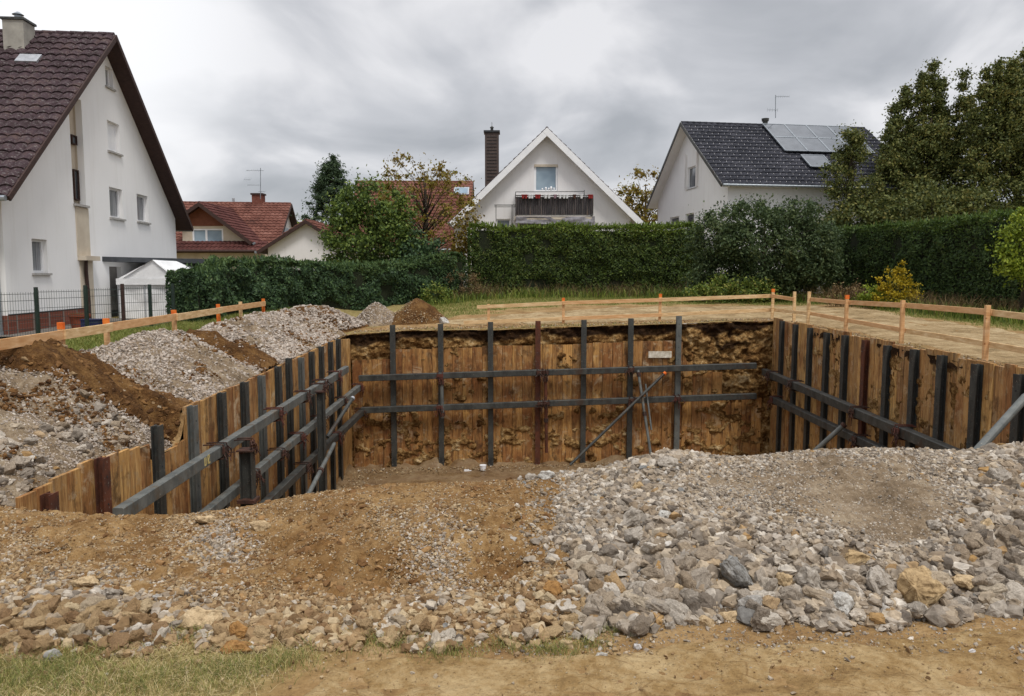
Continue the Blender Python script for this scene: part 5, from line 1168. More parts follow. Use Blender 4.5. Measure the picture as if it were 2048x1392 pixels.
# weeds at hedge feet
def weeds(name, poly, n, hmin, hmax, mat, seed, label, wd=.012, spread=.45):
    rs_ = np.random.RandomState(seed); p = polyl(poly, 400); k = rs_.randint(0, 400, n); den = rs_.rand(n) < .25+.75*sstep(-.2, .4, vn(p[k, 0]*1.3, p[k, 1]*1.3, seed))
    k = k[den]; X = p[k, 0]+rs_.normal(0, spread, len(k)); Y = p[k, 1]+rs_.normal(0, spread, len(k)); 
    rs0 = (hmax-hmin)*(.4+.6*(vn(X*1.5, Y*1.5, seed)+1)/2)
    o = blades(name, X, Y, hmin, hmax, wd, mat, seed, .5, label=label); o['category'] = 'weeds'; return o
weeds('weeds', [(-2.8, 33.5), (-1, 35.6), (4, 36.2), (8.5, 36.2), (12, 33), (14.2, 31), (14.8, 26), (15.6, 22)], 15000, .08, .8, LM['dry'], 8, 'dry brown weed stalks along the foot of the hedges', .012, .35)
weeds('weeds', [(-3.2, 31), (-1.5, 34), (1, 35.6), (8.5, 35.6), (12.4, 32), (13.8, 30), (14.4, 26), (15, 20)], 16000, .05, .5, LM['weed'], 9, 'green weeds in front of the hedges', .03, .35)
tree('bramble', 'brownish dry shrub at the corner between left hedge and thuja hedge', 'shrub', (hx(915, 33.8), 33.8, 1.45), (hx(920, 33.8), 33.8, 2.15), (1.0, .6, .75), 42, .28, 90, .08, .3, 'dry', 40, r0=.03, nlimb=30)
tree('bramble', 'small green bush at the right end of the left hedge', 'shrub', (hx(872, 31), 31.6, 1.4), (hx(872, 31), 31.6, 1.75), (.7, .5, .45), 30, .22, 110, .08, .6, 'weed', 41, r0=.02)
tree('bramble', 'brown green weed thicket left of the yellow shrub', 'shrub', (hx(1690, 29.5), 29.5, 1.4), (hx(1690, 29.5), 29.5, 1.75), (1.0, .5, .5), 36, .25, 90, .08, .4, 'dry', 42, r0=.02, nlimb=26)
# ================================================================ heaps
CREST = ([-200, 0, 60, 200, 300, 400, 500, 600, 700, 800, 900, 1000, 1060, 1100, 1200, 1300, 1330, 1400, 1500, 1600, 1700, 1800, 1900, 1950, 2000, 2060, 2300],
         [1000, 1018, 1028, 1038, 1040, 1030, 1016, 994, 980, 972, 970, 968, 962, 954, 944, 925, 916, 918, 920, 910, 904, 902, 908, 914, 904, 898, 880])
BASE = ([-200, 0, 300, 500, 700, 1000, 1150, 1400, 1700, 1900, 2048, 2300], [1300, 1295, 1290, 1290, 1285, 1280, 1262, 1240, 1248, 1240, 1222, 1200])
def ydist(py, z=0.0):
    v = (CY-py)/F; dy = CT+v*ST; dz = -ST+v*CT; return (z-CAMZ)/dz*dy
def Yc_(px): return np.interp(px, [-200, 2300], [7.6, 8.1])
def Yb_(px): return ydist(np.interp(px, *BASE))
def zc_f(px):
    py = np.interp(px, *CREST); v = (CY-py)/F; return CAMZ+Yc_(px)*(-ST+v*CT)/(CT+v*ST)
def heap(x, Y):
    x = np.asarray(x, float); Y = np.asarray(Y, float); dep = Y*CT+.17; px = CX+F*x/dep
    Yb, Yc, zc = Yb_(px), Yc_(px), zc_f(px); s = (Y-Yb)/(Yc-Yb)
    a = np.clip(s, 0, 1); prof = np.sin(a*np.pi/2)**1.15*(1-.0)
    # the slope is fuller at the foot on the rubble side
    prof = np.where(px > 1110, .75*prof+.25*a**.6, prof)
    z = zc*prof*1.0-.5*sstep(-650, -1000, px)-.6*sstep(2600, 3000, px)
    n = .075*fbm(x*1.2, Y*1.2, 50, 3)+.045*fbm(x*3.0, Y*3.0, 51, 3)
    bump_ = n*np.clip(4*s*(1.05-s), .15, 1)
    z = z+bump_-.05*sstep(.0, -.08, s)
    back = np.clip(Y-Yc-.10, 0, 9); ins = sstep(-5.3, -4.9, x-SK*(Y-23.8))
    dz = np.where(back > 0, back*1.15+.0*back, 0); z = z-dz*ins-(1-ins)*0*back
    z = np.where(Y > Yc+.1, np.maximum(z, -3.9), z)
    return z, px, s
def surf(x, Y):
    z, px, s = heap(x, Y); return np.maximum(z, np.where(Y < 7.7, T(x, Y), -9))
def bnd(s_): return 1105+70*(1-s_)+20*np.sin(7*s_+1)+10*np.sin(23*s_)       # soil / rubble border, by slope height
def mound(name, p0, p1, mat, label, cat, lift=None, step=3.5):
    pxs = np.arange(p0, p1+.1, step); ss = np.concatenate([np.linspace(-.10, 1.05, 150), np.linspace(1.08, 4.2, 46)])
    PX, SS = np.meshgrid(pxs, ss); Yb, Yc = Yb_(PX), Yc_(PX); Yg = Yb+(Yc-Yb)*SS; Xg = (PX-CX)/F*(Yg*CT+.17)
    z, _, s = heap(Xg, Yg)
    lump = (.022*np.abs(fbm(Xg*7, Yg*7, 60, 3))+.014*fbm(Xg*16, Yg*16, 62, 3)+.010*fbm(Xg*34, Yg*34, 61, 3))*(.35+.65*sstep(-.25, .25, fbm(Xg*1.6, Yg*1.6, 63, 2))); z = z+lump
    if lift is not None: z = z+lift(PX, SS)
    v = np.stack([Xg, Yg, z], -1).reshape(-1, 3); r, c = PX.shape; I = np.arange(r*c).reshape(r, c)
    q = np.stack([I[:-1, :-1], I[:-1, 1:], I[1:, 1:], I[1:, :-1]], -1).reshape(-1, 4)
    o = npmesh(name, v, q, mat, smooth=True); return tag(o, label, cat)
t = earth('mound_soil', [(.32, '#553c24'), (.43, '#866640'), (.54, '#a9885c'), (.68, '#c1a57c')], 1.7, ('#d8c8a6', .62), .04, crumb=34)
base_ = t.p.inputs['Base Color'].links[0].from_socket; dm = t.ramp(t.noise(.9, 5, .65, (1, 1, 1), .6), [(.48, 0), (.62, 1)])
t.col(t.mix(t.math('MULTIPLY', dm, .6), base_, t.ramp(t.noise(9, 5, .7), [(.3, '#4a3018'), (.7, '#7f592e')])))
mound('soil_mound', -1000, 1230, t.m, 'long mound of tan excavated soil in the foreground', 'soil mound', lambda p, s: -.10*sstep(-10, 40, p-bnd(s)))
mound('rubble_mound', 1060, 3000, MT['soil_grey'], 'long mound of grey rubble and gravel in the foreground right', 'rubble mound', lambda p, s: -.10*sstep(10, -40, p-bnd(s))+.004)

# heaps on the left between pit wall and railing
_CR = [(7.9, 1.0), (8.5, 1.25), (10.6, 1.52), (11.4, 1.60), (12.2, 1.42), (12.8, 1.34), (14.0, 1.42), (15.2, 1.50), (16.2, 1.40), (16.8, 1.30), (18.6, 1.46), (20.3, 1.53), (22.5, 1.52), (24.5, 1.62), (26.5, 1.6), (28, 1.4)]
def Hleft(x, Y):
    u = x-SK*(Y-23.8); w = zwl(Y)-.02; c = np.interp(Y, [a for a, b in _CR], [b for a, b in _CR])
    q = (-5.05-u)/1.75; a = np.clip(q, 0, 1); z = w+(c-w)*(a**.85)
    z = z-np.clip(q-1.0, 0, 3)*1.1                              # falls away towards the railing
    band = .09*np.sin(Y*2.1+x*.6)+.10*fbm(x*1.0, Y*2.2, 70, 4)
    z = z+band*np.clip(4*a*(1.05-a), 0, 1)+.03*fbm(x*4, Y*4, 71, 3)
    z = z-np.clip(u+5.02, 0, 1)*1.6-np.clip(8.35-Y, 0, 3)*1.2
    return z
def lheap(name, ya, yb, mat, label, cat, sk=(0, 0), lift=0.0, x0=-7.6, x1=-5.045):
    u = np.linspace(x0, x1, 130); yy = np.arange(ya-.25, yb+.25, .03); U_, Y_ = np.meshgrid(u, yy); Y2 = Y_+(sk[0]+(sk[1]-sk[0])*np.clip((Y_-ya)/(yb-ya), 0, 1))*(U_+6.2); X_ = U_+SK*(Y2-23.8)
    z = Hleft(X_, Y2)+(.035 if 'soil' in name else .014)*fbm(X_*9, Y2*9, 72, 4)
    e = np.minimum(Y_-ya+.12*fbm(U_*2.5, Y_*0+ya, 73, 3), yb-Y_+.12*fbm(U_*2.5, Y_*0+yb, 73, 3)); z = z+.035*np.clip(e/.25, -3, 1)+lift*np.clip(e/.3, 0, 1)
    I = np.arange(z.size).reshape(z.shape); q = np.stack([I[:-1, :-1], I[:-1, 1:], I[1:, 1:], I[1:, :-1]], -1).reshape(-1, 4)
    return tag(npmesh(name, np.stack([X_, Y2, z], -1).reshape(-1, 3), q, mat, smooth=True), label, cat)
LZ = [('rubble_heap', 7.3, 10.95, 'soil_grey', 'near grey rubble heap left of the pit below the brown soil heap', 'rubble heap'),
      ('soil_heap', 10.95, 12.65, 'soil_brown', 'dark brown soil heap between two gravel heaps left of the pit', 'soil heap'),
      ('gravel_heap', 12.65, 16.2, 'soil_grey', 'pale grey gravel heap left of the pit, the nearer of two', 'gravel heap'),
      ('soil_heap', 16.2, 17.2, 'soil_brown', 'narrow brown soil band between the two pale gravel heaps', 'soil heap'),
      ('gravel_heap', 17.2, 23.3, 'soil_grey', 'pale grey gravel heap left of the pit, the farther of two', 'gravel heap')]
SKW = [(.1, .95), (.95, .15), (.15, -.1), (-.1, .1), (.1, .1)]
for (nm_, ya, yb, mt, lb, ct), sk_ in zip(LZ, SKW): lheap(nm_, ya, yb, MT[mt], lb, ct, sk=sk_, lift=.06 if 'soil' in nm_ else 0.0)
def cone(name, cx, cy, rx, ry, h, mat, label, cat, seed, zb=None):
    g_ = np.linspace(-1.25, 1.25, 120); A_, B_ = np.meshgrid(g_, g_); r = np.sqrt(A_**2+B_**2)*(1+.12*vn(A_*2+seed, B_*2)); X_ = cx+A_*rx; Y_ = cy+B_*ry
    z0 = T(X_, Y_) if zb is None else zb+0*X_
    z = z0+h*(np.clip(1-r, -.2, 1)**1 if False else (1.06-np.sqrt(np.clip(r, 0, 2)**2+.02))*1.0)+.05*fbm(X_*2.5, Y_*2.5, seed, 4)*h*1.4-.0
    I = np.arange(z.size).reshape(z.shape); q = np.stack([I[:-1, :-1], I[:-1, 1:], I[1:, 1:], I[1:, :-1]], -1).reshape(-1, 4)
    keep = (z > z0-.12)[:-1, :-1].reshape(-1); tag(npmesh(name, np.stack([X_, Y_, z], -1).reshape(-1, 3), q[keep], mat, smooth=True), label, cat)
    return lambda x, y: T(x, y)+h*(1.06-np.sqrt(((x-cx)/rx)**2+((y-cy)/ry)**2+.02))
cf = []
cf.append((cone('rubble_heap', hx(655, 25.2), 25.2, 1.35, 1.2, .62, MT['soil_brown'], 'brown and white stony heap at the far left corner of the pit', 'rubble heap', 81), hx(655, 25.2), 25.2, 1.3, 1.1, 'grey', 2600))
cf.append((cone('gravel_heap', hx(752, 25.9), 25.9, .85, .8, .72, MT['soil_grey'], 'small pale gravel cone beside the brown soil cone at the far rim', 'gravel heap', 82), hx(752, 25.9), 25.9, .85, .8, 'grey', 1400))
cf.append((cone('soil_heap', hx(832, 26.0), 26.0, 1.05, .9, .78, MT['soil_brown'], 'golden brown soil cone at the far rim of the pit', 'soil heap', 83), hx(832, 26), 26.0, 1.05, .9, 'tan', 900))

# ================================================================ stones
def hullrock(seed, npts=16, ax=(1, .8, .65), rough=0.0, sub=0, cubic=.0):
    rs_ = np.random.RandomState(seed); p = rs_.normal(size=(npts, 3)); p /= np.linalg.norm(p, axis=1)[:, None]
    if cubic: p = p/np.max(np.abs(p), axis=1)[:, None]*cubic+p*(1-cubic)
    p *= np.array(ax)*(.85+.3*rs_.rand(npts))[:, None]
    bm = bmesh.new()
    for q in p: bm.verts.new(q)
    r = bmesh.ops.convex_hull(bm, input=bm.verts)
    bmesh.ops.delete(bm, geom=[g for g in r['geom_interior'] if isinstance(g, bmesh.types.BMVert)], context='VERTS')
    if sub:
        bmesh.ops.bevel(bm, geom=list(bm.edges), offset=.05, segments=1, affect='EDGES', profile=.6) if sub > 1 else None
        bmesh.ops.triangulate(bm, faces=bm.faces)
        bmesh.ops.subdivide_edges(bm, edges=bm.edges, cuts=2 if sub == 1 else 3, use_grid_fill=True)
        bmesh.ops.triangulate(bm, faces=bm.faces)
    else: bmesh.ops.triangulate(bm, faces=bm.faces)
    bm.verts.ensure_lookup_table(); bm.verts.index_update()
    v = np.array([q.co[:] for q in bm.verts]); f = np.array([[q.index for q in fa.verts] for fa in bm.faces]); bm.free()
    if rough:
        l = np.linalg.norm(v, axis=1)[:, None]; d = v/l
        k = rough*(fbm(v[:, 0]*2.6+seed, v[:, 1]*2.6, v[:, 2]*2.6, 4)*.8-.5*np.abs(vn(v[:, 0]*1.7, v[:, 1]*1.7+seed, v[:, 2]*1.7))); v = v+d*k[:, None]+rough*.22*np.stack([vn(v[:, 0]*9+seed, v[:, 1]*9, v[:, 2]*9), vn(v[:, 0]*9, v[:, 1]*9+seed, v[:, 2]*9), vn(v[:, 0]*9, v[:, 1]*9, v[:, 2]*9+seed)], -1)
    return v, f
PS = [hullrock(100+i, 13+i % 4, (1, .82-.03*(i % 4), .66-.04*(i % 3)), cubic=.3) for i in range(10)]      # tiny
PMd = [hullrock(200+i, 18+i % 5, (1, .82-.04*(i % 4), .68-.05*(i % 3)), .15, 1, cubic=.35) for i in range(10)]  # medium
def stonemat(name, stops, bumpy=.5, sc=14, per='island'):
    t = NT(name); i = t.island() if per == 'island' else t.orand(); n = t.noise(sc, 5, .7); c = t.ramp(i, stops)
    c = t.mix(.55, c, t.ramp(n, [(.30, '#4f473e'), (.5, '#aaa297'), (.68, '#f2efe9')]), 'MULTIPLY')
    t.col(c).rough(.9, .2); t.bump(t.noise(sc*2.2, 5, .75), bumpy, .012); t.bump(t.noise(sc*7, 3, .7), .4, .004); return t.m
GREY = [(0, '#6e655c'), (.18, '#b8ad9f'), (.36, '#a08f7a'), (.55, '#dcd4c8'), (.70, '#857a6e'), (.86, '#c0af98'), (.95, '#cbbfac'), (.97, '#b58f58'), (.985, '#7e8386'), (1, '#dcd6ce')]
TAN = [(0, '#7a5f42'), (.25, '#a68a66'), (.5, '#bfa680'), (.66, '#937555'), (.8, '#cfbb98'), (.9, '#b3a48f'), (1, '#d6cdbf')]
WHT = [(0, '#86796d'), (.3, '#d2c8be'), (.55, '#b8a797'), (.8, '#dcd4cb'), (1, '#9c8d7d')]
BRN = [(0, '#553a22'), (.35, '#7a5936'), (.6, '#946f44'), (.85, '#69492c'), (.95, '#a98f6c'), (1, '#c4b8a4')]
SM = {'brown': stonemat('brown_clods', BRN), 'grey': stonemat('grey_stones', GREY), 'tan': stonemat('tan_stones', TAN), 'white': stonemat('pale_gravel', WHT)}
SO = {'grey': stonemat('grey_rock', GREY, .7, 9, 'obj'), 'tan': stonemat('tan_rock', TAN, .7, 9, 'obj')}
def scatter(name, protos, X, Y, Z, r, mat, seed, label, flat=.85, parent=None):
    sm_ = False
    rs_ = np.random.RandomState(seed); n = len(X); vs, fs, off = [], [], 0; w = rs_.randint(0, len(protos), n)
    # random rotations
    q = rs_.normal(size=(n, 4)); q /= np.linalg.norm(q, axis=1)[:, None]; a, b, c, d = q.T
    Rm = np.stack([1-2*(c*c+d*d), 2*(b*c-a*d), 2*(b*d+a*c), 2*(b*c+a*d), 1-2*(b*b+d*d), 2*(c*d-a*b), 2*(b*d-a*c), 2*(c*d+a*b), 1-2*(b*b+c*c)], -1).reshape(n, 3, 3)
    st = 1+.3*(rs_.rand(n, 3)-.5)
    for k, (v, f) in enumerate(protos):
        i = np.where(w == k)[0]
        if not len(i): continue
        P = (v[None]*st[i][:, None, :])*r[i][:, None, None]; P = np.einsum('nij,nkj->nki', Rm[i], P); P[..., 2] *= flat
        P += np.stack([X[i], Y[i], Z[i]], -1)[:, None, :]
        vs.append(P.reshape(-1, 3)); fs.append((f[None]+(np.arange(len(i))*len(v))[:, None, None]).reshape(-1, 3)+off); off += len(i)*len(v)
    o = npmesh(name, np.concatenate(vs), np.concatenate(fs), mat, smooth=sm_); return tag(o, label, 'stones', kind='stuff')
rs = np.random.RandomState(77)
# ---- distinct rocks of the foreground, each its own object
def cast(px, py):
    d = ray(px, py); Ys = np.arange(3.6, 9.0, .01); t_ = Ys/d[1]; xs2 = d[0]*t_; zs2 = CAMZ+d[2]*t_; sf = surf(xs2, Ys); i = np.argmax(zs2 <= sf)
    if not (zs2 <= sf).any(): i = int(np.argmin(zs2-sf))
    return xs2[i], Ys[i], zs2[i]
def rockmat(name, a, b, c=None, sc=4):
    t = NT(name); n = t.noise(sc, 6, .7); cc = t.mix(1.0, t.ramp(n, [(.3, a), (.5, b), (.7, c or b)]), t.ramp(t.noise(22, 5, .75), [(.3, '#a0978b'), (.55, '#ffffff')]), 'MULTIPLY'); t.col(cc).rough(.9, .2); t.bump(t.noise(16, 6, .75), .8, .02); t.bump(t.noise(60, 4, .7), .5, .005); return t.m
RMt = {'ochre': rockmat('ochre_rock', '#8c7556', '#b59b74', '#cdb995'), 'blue': rockmat('bluish_grey_rock', '#787773', '#979591', '#b8b2a6'), 'grey': rockmat('grey_limestone', '#8a8176', '#aaa195', '#c0b8ac'),
       'pale': rockmat('pale_limestone', '#a8a59f', '#c4c1ba', '#d6d3cd'), 'beige': rockmat('beige_limestone', '#a08a6a', '#c0a884', '#d4c2a2'), 'brown': rockmat('brown_clod', '#7a5630', '#a07848', '#b48c5a'), 'dark': rockmat('dark_slate', '#4a4f55', '#62676c', '#787a7c'),
       'white': rockmat('whitish_stone', '#bcb9b6', '#d6d3d2', '#e6e4e4')}
DR = [(1838, 1172, 100, 84, 0, 'ochre', 'big ochre boulder at the foot of the rubble mound'), (1473, 1143, 56, 92, -38, 'blue', 'elongated bluish grey rock standing tilted on the rubble mound'),
 (1567, 1160, 34, 46, 0, 'beige', 'narrow beige grey rock right of the tilted bluish rock'), (1613, 1156, 58, 60, 0, 'grey', 'rounded grey rock left of the small slabs on the rubble mound'),
 (1708, 1108, 56, 38, 0, 'ochre', 'ochre and brown rock above the grey rocks of the rubble mound'), (1757, 1162, 66, 62, 0, 'grey', 'large grey beige rock left of the big ochre boulder'),
 (1683, 1203, 50, 48, 0, 'pale', 'pale angular facetted rock at the foot of the rubble mound'), (1414, 1243, 38, 30, 0, 'beige', 'small beige rock lying on the brown earth below the rubble mound'),
 (1460, 1231, 60, 27, -14, 'beige', 'oblong beige rock lying before the rubble mound'), (1918, 1206, 52, 36, 0, 'grey', 'light grey rock right of the big ochre boulder'),
 (1926, 1163, 56, 38, 16, 'beige', 'flat tan rock with sloping top near the right edge'), (1997, 953, 44, 44, 0, 'grey', 'grey rock high on the rubble mound near the right edge'),
 (1973, 1050, 28, 40, 0, 'beige', 'upright beige rock on the right flank of the rubble mound'), (1269, 1072, 58, 46, 0, 'grey', 'large rough grey rock low in the left part of the rubble mound'),
 (1265, 1034, 58, 40, -35, 'grey', 'slanting grey rock directly above the large rough grey rock'), (1273, 1177, 60, 34, -15, 'grey', 'broad grey brown rock at the lower left of the rubble mound'),
 (1280, 976, 32, 30, 0, 'ochre', 'yellowish rock near the top left of the rubble mound'), (1336, 924, 42, 30, 0, 'grey', 'topmost rough grey rock on the crest of the rubble mound'),
 (1287, 1144, 32, 21, 0, 'dark', 'dark slate coloured rock among the grey rubble'), (1357, 1184, 34, 37, 0, 'beige', 'blocky beige rock at the lower middle of the rubble mound'),
 (1202, 1311, 28, 24, 0, 'pale', 'lone pale stone lying on the sand track'), (1276, 1293, 18, 22, 0, 'white', 'small whitish stone standing on brown earth right of the lone pale stone'),
 (1132, 1288, 32, 22, 0, 'beige', 'beige stone beside the green tuft at the foot of the mounds'), (1064, 954, 28, 18, 0, 'grey', 'dark grey brown rock at the left end of the rubble crest'),
 (1093, 950, 34, 24, 0, 'pale', 'light grey rock at the left end of the rubble crest'), (1233, 1145, 50, 26, 12, 'grey', 'long pale grey rock in the lower left of the rubble mound'),
 (1330, 1030, 30, 22, 0, 'pale', 'pale rock in the upper left of the rubble mound'), (1870, 1050, 30, 24, 0, 'grey', 'grey rock on the sandy patch of the rubble mound'),
 (407, 1240, 90, 46, 6, 'beige', 'big flat beige slab at the foot of the soil mound'), (481, 1261, 58, 42, 18, 'brown', 'tan blocky rock right of the big beige slab'),
 (474, 1295, 70, 30, 0, 'brown', 'brown flat rock lying on the grass below the soil mound'), (336, 1243, 42, 30, 28, 'beige', 'tilted flat rock left of the big beige slab'),
 (520, 1050, 46, 28, 0, 'beige', 'pale yellow rock near the crest of the soil mound'), (173, 1163, 66, 30, 0, 'beige', 'pale layered rock on the left part of the soil mound'),
 (407, 1042, 46, 26, 0, 'beige', 'beige rock on the crest of the soil mound near the waler'), (258, 1182, 44, 22, 10, 'beige', 'flat beige rock right of the pale layered rock'),
 (1105, 1172, 42, 42, 0, 'brown', 'brown earth clod at the border of soil and rubble mounds'), (1943, 1302, 16, 10, 0, 'white', 'small white pebble on the sand track at the right'),
 (293, 1290, 26, 16, 0, 'pale', 'small pale stone on the grass below the soil mound'), (225, 1183, 40, 34, 0, 'grey', 'grey clod below the pale layered rock'), (212, 1208, 34, 22, 0, 'ochre', 'orange brown stone among grey stones at the left'), (1340, 1250, 22, 22, 0, 'grey', 'small grey stone on the earth below the rubble mound'), (1296, 1251, 28, 18, 0, 'beige', 'small beige stone on the earth before the rubble mound')]
occ = []
for k, (px, py, w, h, rot, mt, lb) in enumerate(DR):
    x, y, z = cast(px, py+h*.25); r = w/2*y/F*1.0; hh = h/2*y/F
    v, f = hullrock(500+k, 22, (1, .85, 1), .17, 2, cubic=.5); a = R(rot)
    v = v/np.abs(v).max(0); v = v*np.array((r, min(r, hh)*.95+.1*r, hh))*1.04
    v = v@np.array([[math.cos(a), 0, -math.sin(a)], [0, 1, 0], [math.sin(a), 0, math.cos(a)]])
    zc = z+hh*.35; v = v+np.array((x, y, zc))
    tag(npmesh('rock', v, f, RMt[mt], smooth=False), lb, 'rock'); occ.append((x, y, max(r, hh)*.9))
occ = np.array(occ)
def free(X, Y, r):
    ok = np.ones(len(X), bool)
    for x, y, q in occ: ok &= (np.hypot(X-x, (Y-y)) > q*.8+r*.5)
    return ok
# ---- rubble mound stones
def cand(n, p0, p1, s0=-.06, s1=1.12):
    px = rs.uniform(p0, p1, n); s = rs.uniform(s0, s1, n); Yb, Yc = Yb_(px), Yc_(px); Y = Yb+(Yc-Yb)*s; X = (px-CX)/F*(Y*CT+.17); return px, s, X, Y
def G(px, s, cx, cs, wx, ws): return np.exp(-((px-cx)/wx)**2-((s-cs)/ws)**2)
def power(n, a, b, al): u = rs.rand(n); return (a**-al+u*(b**-al-a**-al))**(-1/al)
def zoned(n, p0, p1, fine, coarse, rmin, al, dens, cmax=.085):
    px, s, X, Y = cand(n, p0, p1); jn = .25*fbm(X*2.2, Y*2.2, 90, 3)
    fz = np.clip(fine(px, s)+jn*.6, 0, 1); cz = np.clip(coarse(px, s)+jn*.5, 0, 1)
    rmax = .016+.022*(1-fz)+cmax*cz*(1-fz); r = power(n, rmin, 1, al); r = np.minimum(rmin+(r-rmin), 9)
    keep = (rs.rand(n) < dens(px, s, fz)) & (r < rmax); px, s, X, Y, r = px[keep], s[keep], X[keep], Y[keep], r[keep]
    k = free(X, Y, r); px, s, X, Y, r = px[k], s[k], X[k], Y[k], r[k]; z = surf(X, Y)+r*.35
    return px, s, X, Y, z, r
fineR = lambda p, s: G(p, s, 1690, .62, 190, .30)*1.1+G(p, s, 1800, .45, 90, .25)+.5*G(p, s, 1520, .8, 130, .15)
coarR = lambda p, s: sstep(.55, .22, s)*1.0+.75*sstep(1900, 1980, p)+.55*G(p, s, 1270, .6, 90, .35)+.55*G(p, s, 1320, 1., 90, .15)
px, s, X, Y, z, r = zoned(275000, 1000, 2450, fineR, coarR, .0075, 1.38, lambda p, s, f: (1-.86*f)*(.12*sstep(-110, 0, p-bnd(s))+.88*sstep(-22, 14, p-bnd(s)))*sstep(-.05, .02, s+.03*np.sin(p*.05)))
big = np.argsort(-r)[:190]; bigm = np.zeros(len(r), bool); bigm[big] = True
tiny = (~bigm) & (r < .02); mid = (~bigm) & (r >= .02)
print('rubble', len(r), tiny.sum(), mid.sum(), r[big].min(), r.max())
RG = [(px[big], s[big], X[big], Y[big], z[big], r[big], 'grey')]
scatter('gravel', PS, X[tiny], Y[tiny], z[tiny], r[tiny], SM['grey'], 1, 'small gravel covering the grey rubble mound')
scatter('rubble_stones', PMd, X[mid], Y[mid], z[mid], r[mid], SM['grey'], 2, 'fist sized grey stones covering the rubble mound')
# ---- soil mound stones
fineS = lambda p, s: 1-.95*sstep(.36, .12, s)-.8*G(p, s, 420, .6, 90, .35)-.75*G(p, s, 160, .30, 160, .22)-.5*G(p, s, 870, .45, 90, .3)-.5*G(p, s, 1090, .3, 60, .3)-.2*G(p, s, 400, .95, 120, .1)-.6*G(p, s, 20, .4, 60, .5)
px, s, X, Y, z, r = zoned(285000, -560, 1260, fineS, lambda p, s: sstep(.30, .08, s)*.8+.5*G(p, s, 160, .2, 160, .15), .0065, 1.75, lambda p, s, f: (.16+.26*sstep(.95, .75, f)+.58*sstep(.8, .3, f))*(.10*sstep(90, 0, p-bnd(s))+.9*sstep(18, -18, p-bnd(s)))*sstep(-.07, .03, s+.05*np.sin(p*.031)+.03*np.sin(p*.1)), .06)
big = np.argsort(-r)[:70]; bigm = np.zeros(len(r), bool); bigm[big] = True
tiny = (~bigm) & (r < .018); mid = (~bigm) & (r >= .018)
print('soil', len(r), tiny.sum(), mid.sum(), r[big].min(), r.max())
RG.append((px[big], s[big], X[big], Y[big], z[big], r[big], 'tan'))
gy = G(px, s, 170, .2, 170, .16)+.9*G(px, s, 440, .7, 60, .2)+.5*G(px, s, 880, .35, 70, .25); ig = rs.rand(len(px)) < gy
scatter('crumbs', PS, X[tiny & ~ig], Y[tiny & ~ig], z[tiny & ~ig], r[tiny & ~ig], SM['tan'], 3, 'tan crumbs and pebbles covering the soil mound')
scatter('crumbs', PS, X[tiny & ig], Y[tiny & ig], z[tiny & ig], r[tiny & ig], SM['white'], 4, 'patches of pale pebbles on the soil mound')
scatter('soil_stones', PMd, X[mid & ~ig], Y[mid & ~ig], z[mid & ~ig], r[mid & ~ig], SM['tan'], 5, 'tan stones and clods along the foot of the soil mound')
scatter('soil_stones', PMd, X[mid & ig], Y[mid & ig], z[mid & ig], r[mid & ig], SM['grey'], 6, 'grey stones at the lower left of the soil mound')
px, s, X, Y = cand(5200, -400, 1150, .02, 1.08); k = (vn(X*2.2, Y*2.2, 5) > -.15) & (px < bnd(s)+20); X, Y, px, s = X[k], Y[k], px[k], s[k]; r = power(len(X), .010, .055, 1.5)
SM['clod'] = stonemat('soil_clods', [(0, '#6b4c2c'), (.3, '#94704a'), (.6, '#ad8a5e'), (.85, '#80603a'), (1, '#bfa17a')])
scatter('soil_clods', PMd, X, Y, surf(X, Y)+r*.1, r, SM['clod'], 9, 'brown clods of earth lying on the slope and crest of the soil mound')
# individual mid sized rocks share meshes; each is its own object
PB = []
for i in range(12):
    v, f = hullrock(300+i, 18+i % 5, (1, .85-.04*(i % 3), .7-.05*(i % 3)), .17, 2, cubic=.45)
    me = bpy.data.meshes.new('rock'); me.from_pydata(v.tolist(), [], f.tolist()); me.polygons.foreach_set('use_smooth', [False]*len(f)); PB.append(me)
for me in PB[:6]: me.materials.append(SO['grey'])
for me in PB[6:]: me.materials.append(SO['tan'])
def zone_label(px, s, kind):
    hz_ = 'low' if s < .33 else ('halfway up' if s < .72 else 'high')
    if kind == 'grey': return ('angular grey rock %s on the rubble mound, %s' % (hz_, 'left third' if px < 1420 else ('middle third' if px < 1760 else 'right third'))), 'grey rocks %s on the rubble mound %s' % (hz_, 'left' if px < 1420 else ('middle' if px < 1760 else 'right'))
    return ('rough tan clod %s on the soil mound, %s' % (hz_, 'left third' if px < 380 else ('middle third' if px < 760 else 'right third'))), 'tan clods %s on the soil mound %s' % (hz_, 'left' if px < 380 else ('middle' if px < 760 else 'right'))
for px, s, X, Y, z, r, kd in RG:
    for i in range(len(r)):
        me = PB[rs.randint(0, 6)+(6 if kd == 'tan' else 0)]; o = bpy.data.objects.new('rock' if kd == 'grey' else 'clod', me); COL.objects.link(o)
        o.location = (X[i], Y[i], z[i]+r[i]*.15); o.scale = r[i]*np.array((1.05, .95, .95)); o.rotation_euler = (rs.normal(0, .5), rs.normal(0, .5), rs.uniform(0, 6.28))
        l, g_ = zone_label(px[i], s[i], kd); tag(o, l, 'rock' if kd == 'grey' else 'clod', g_)
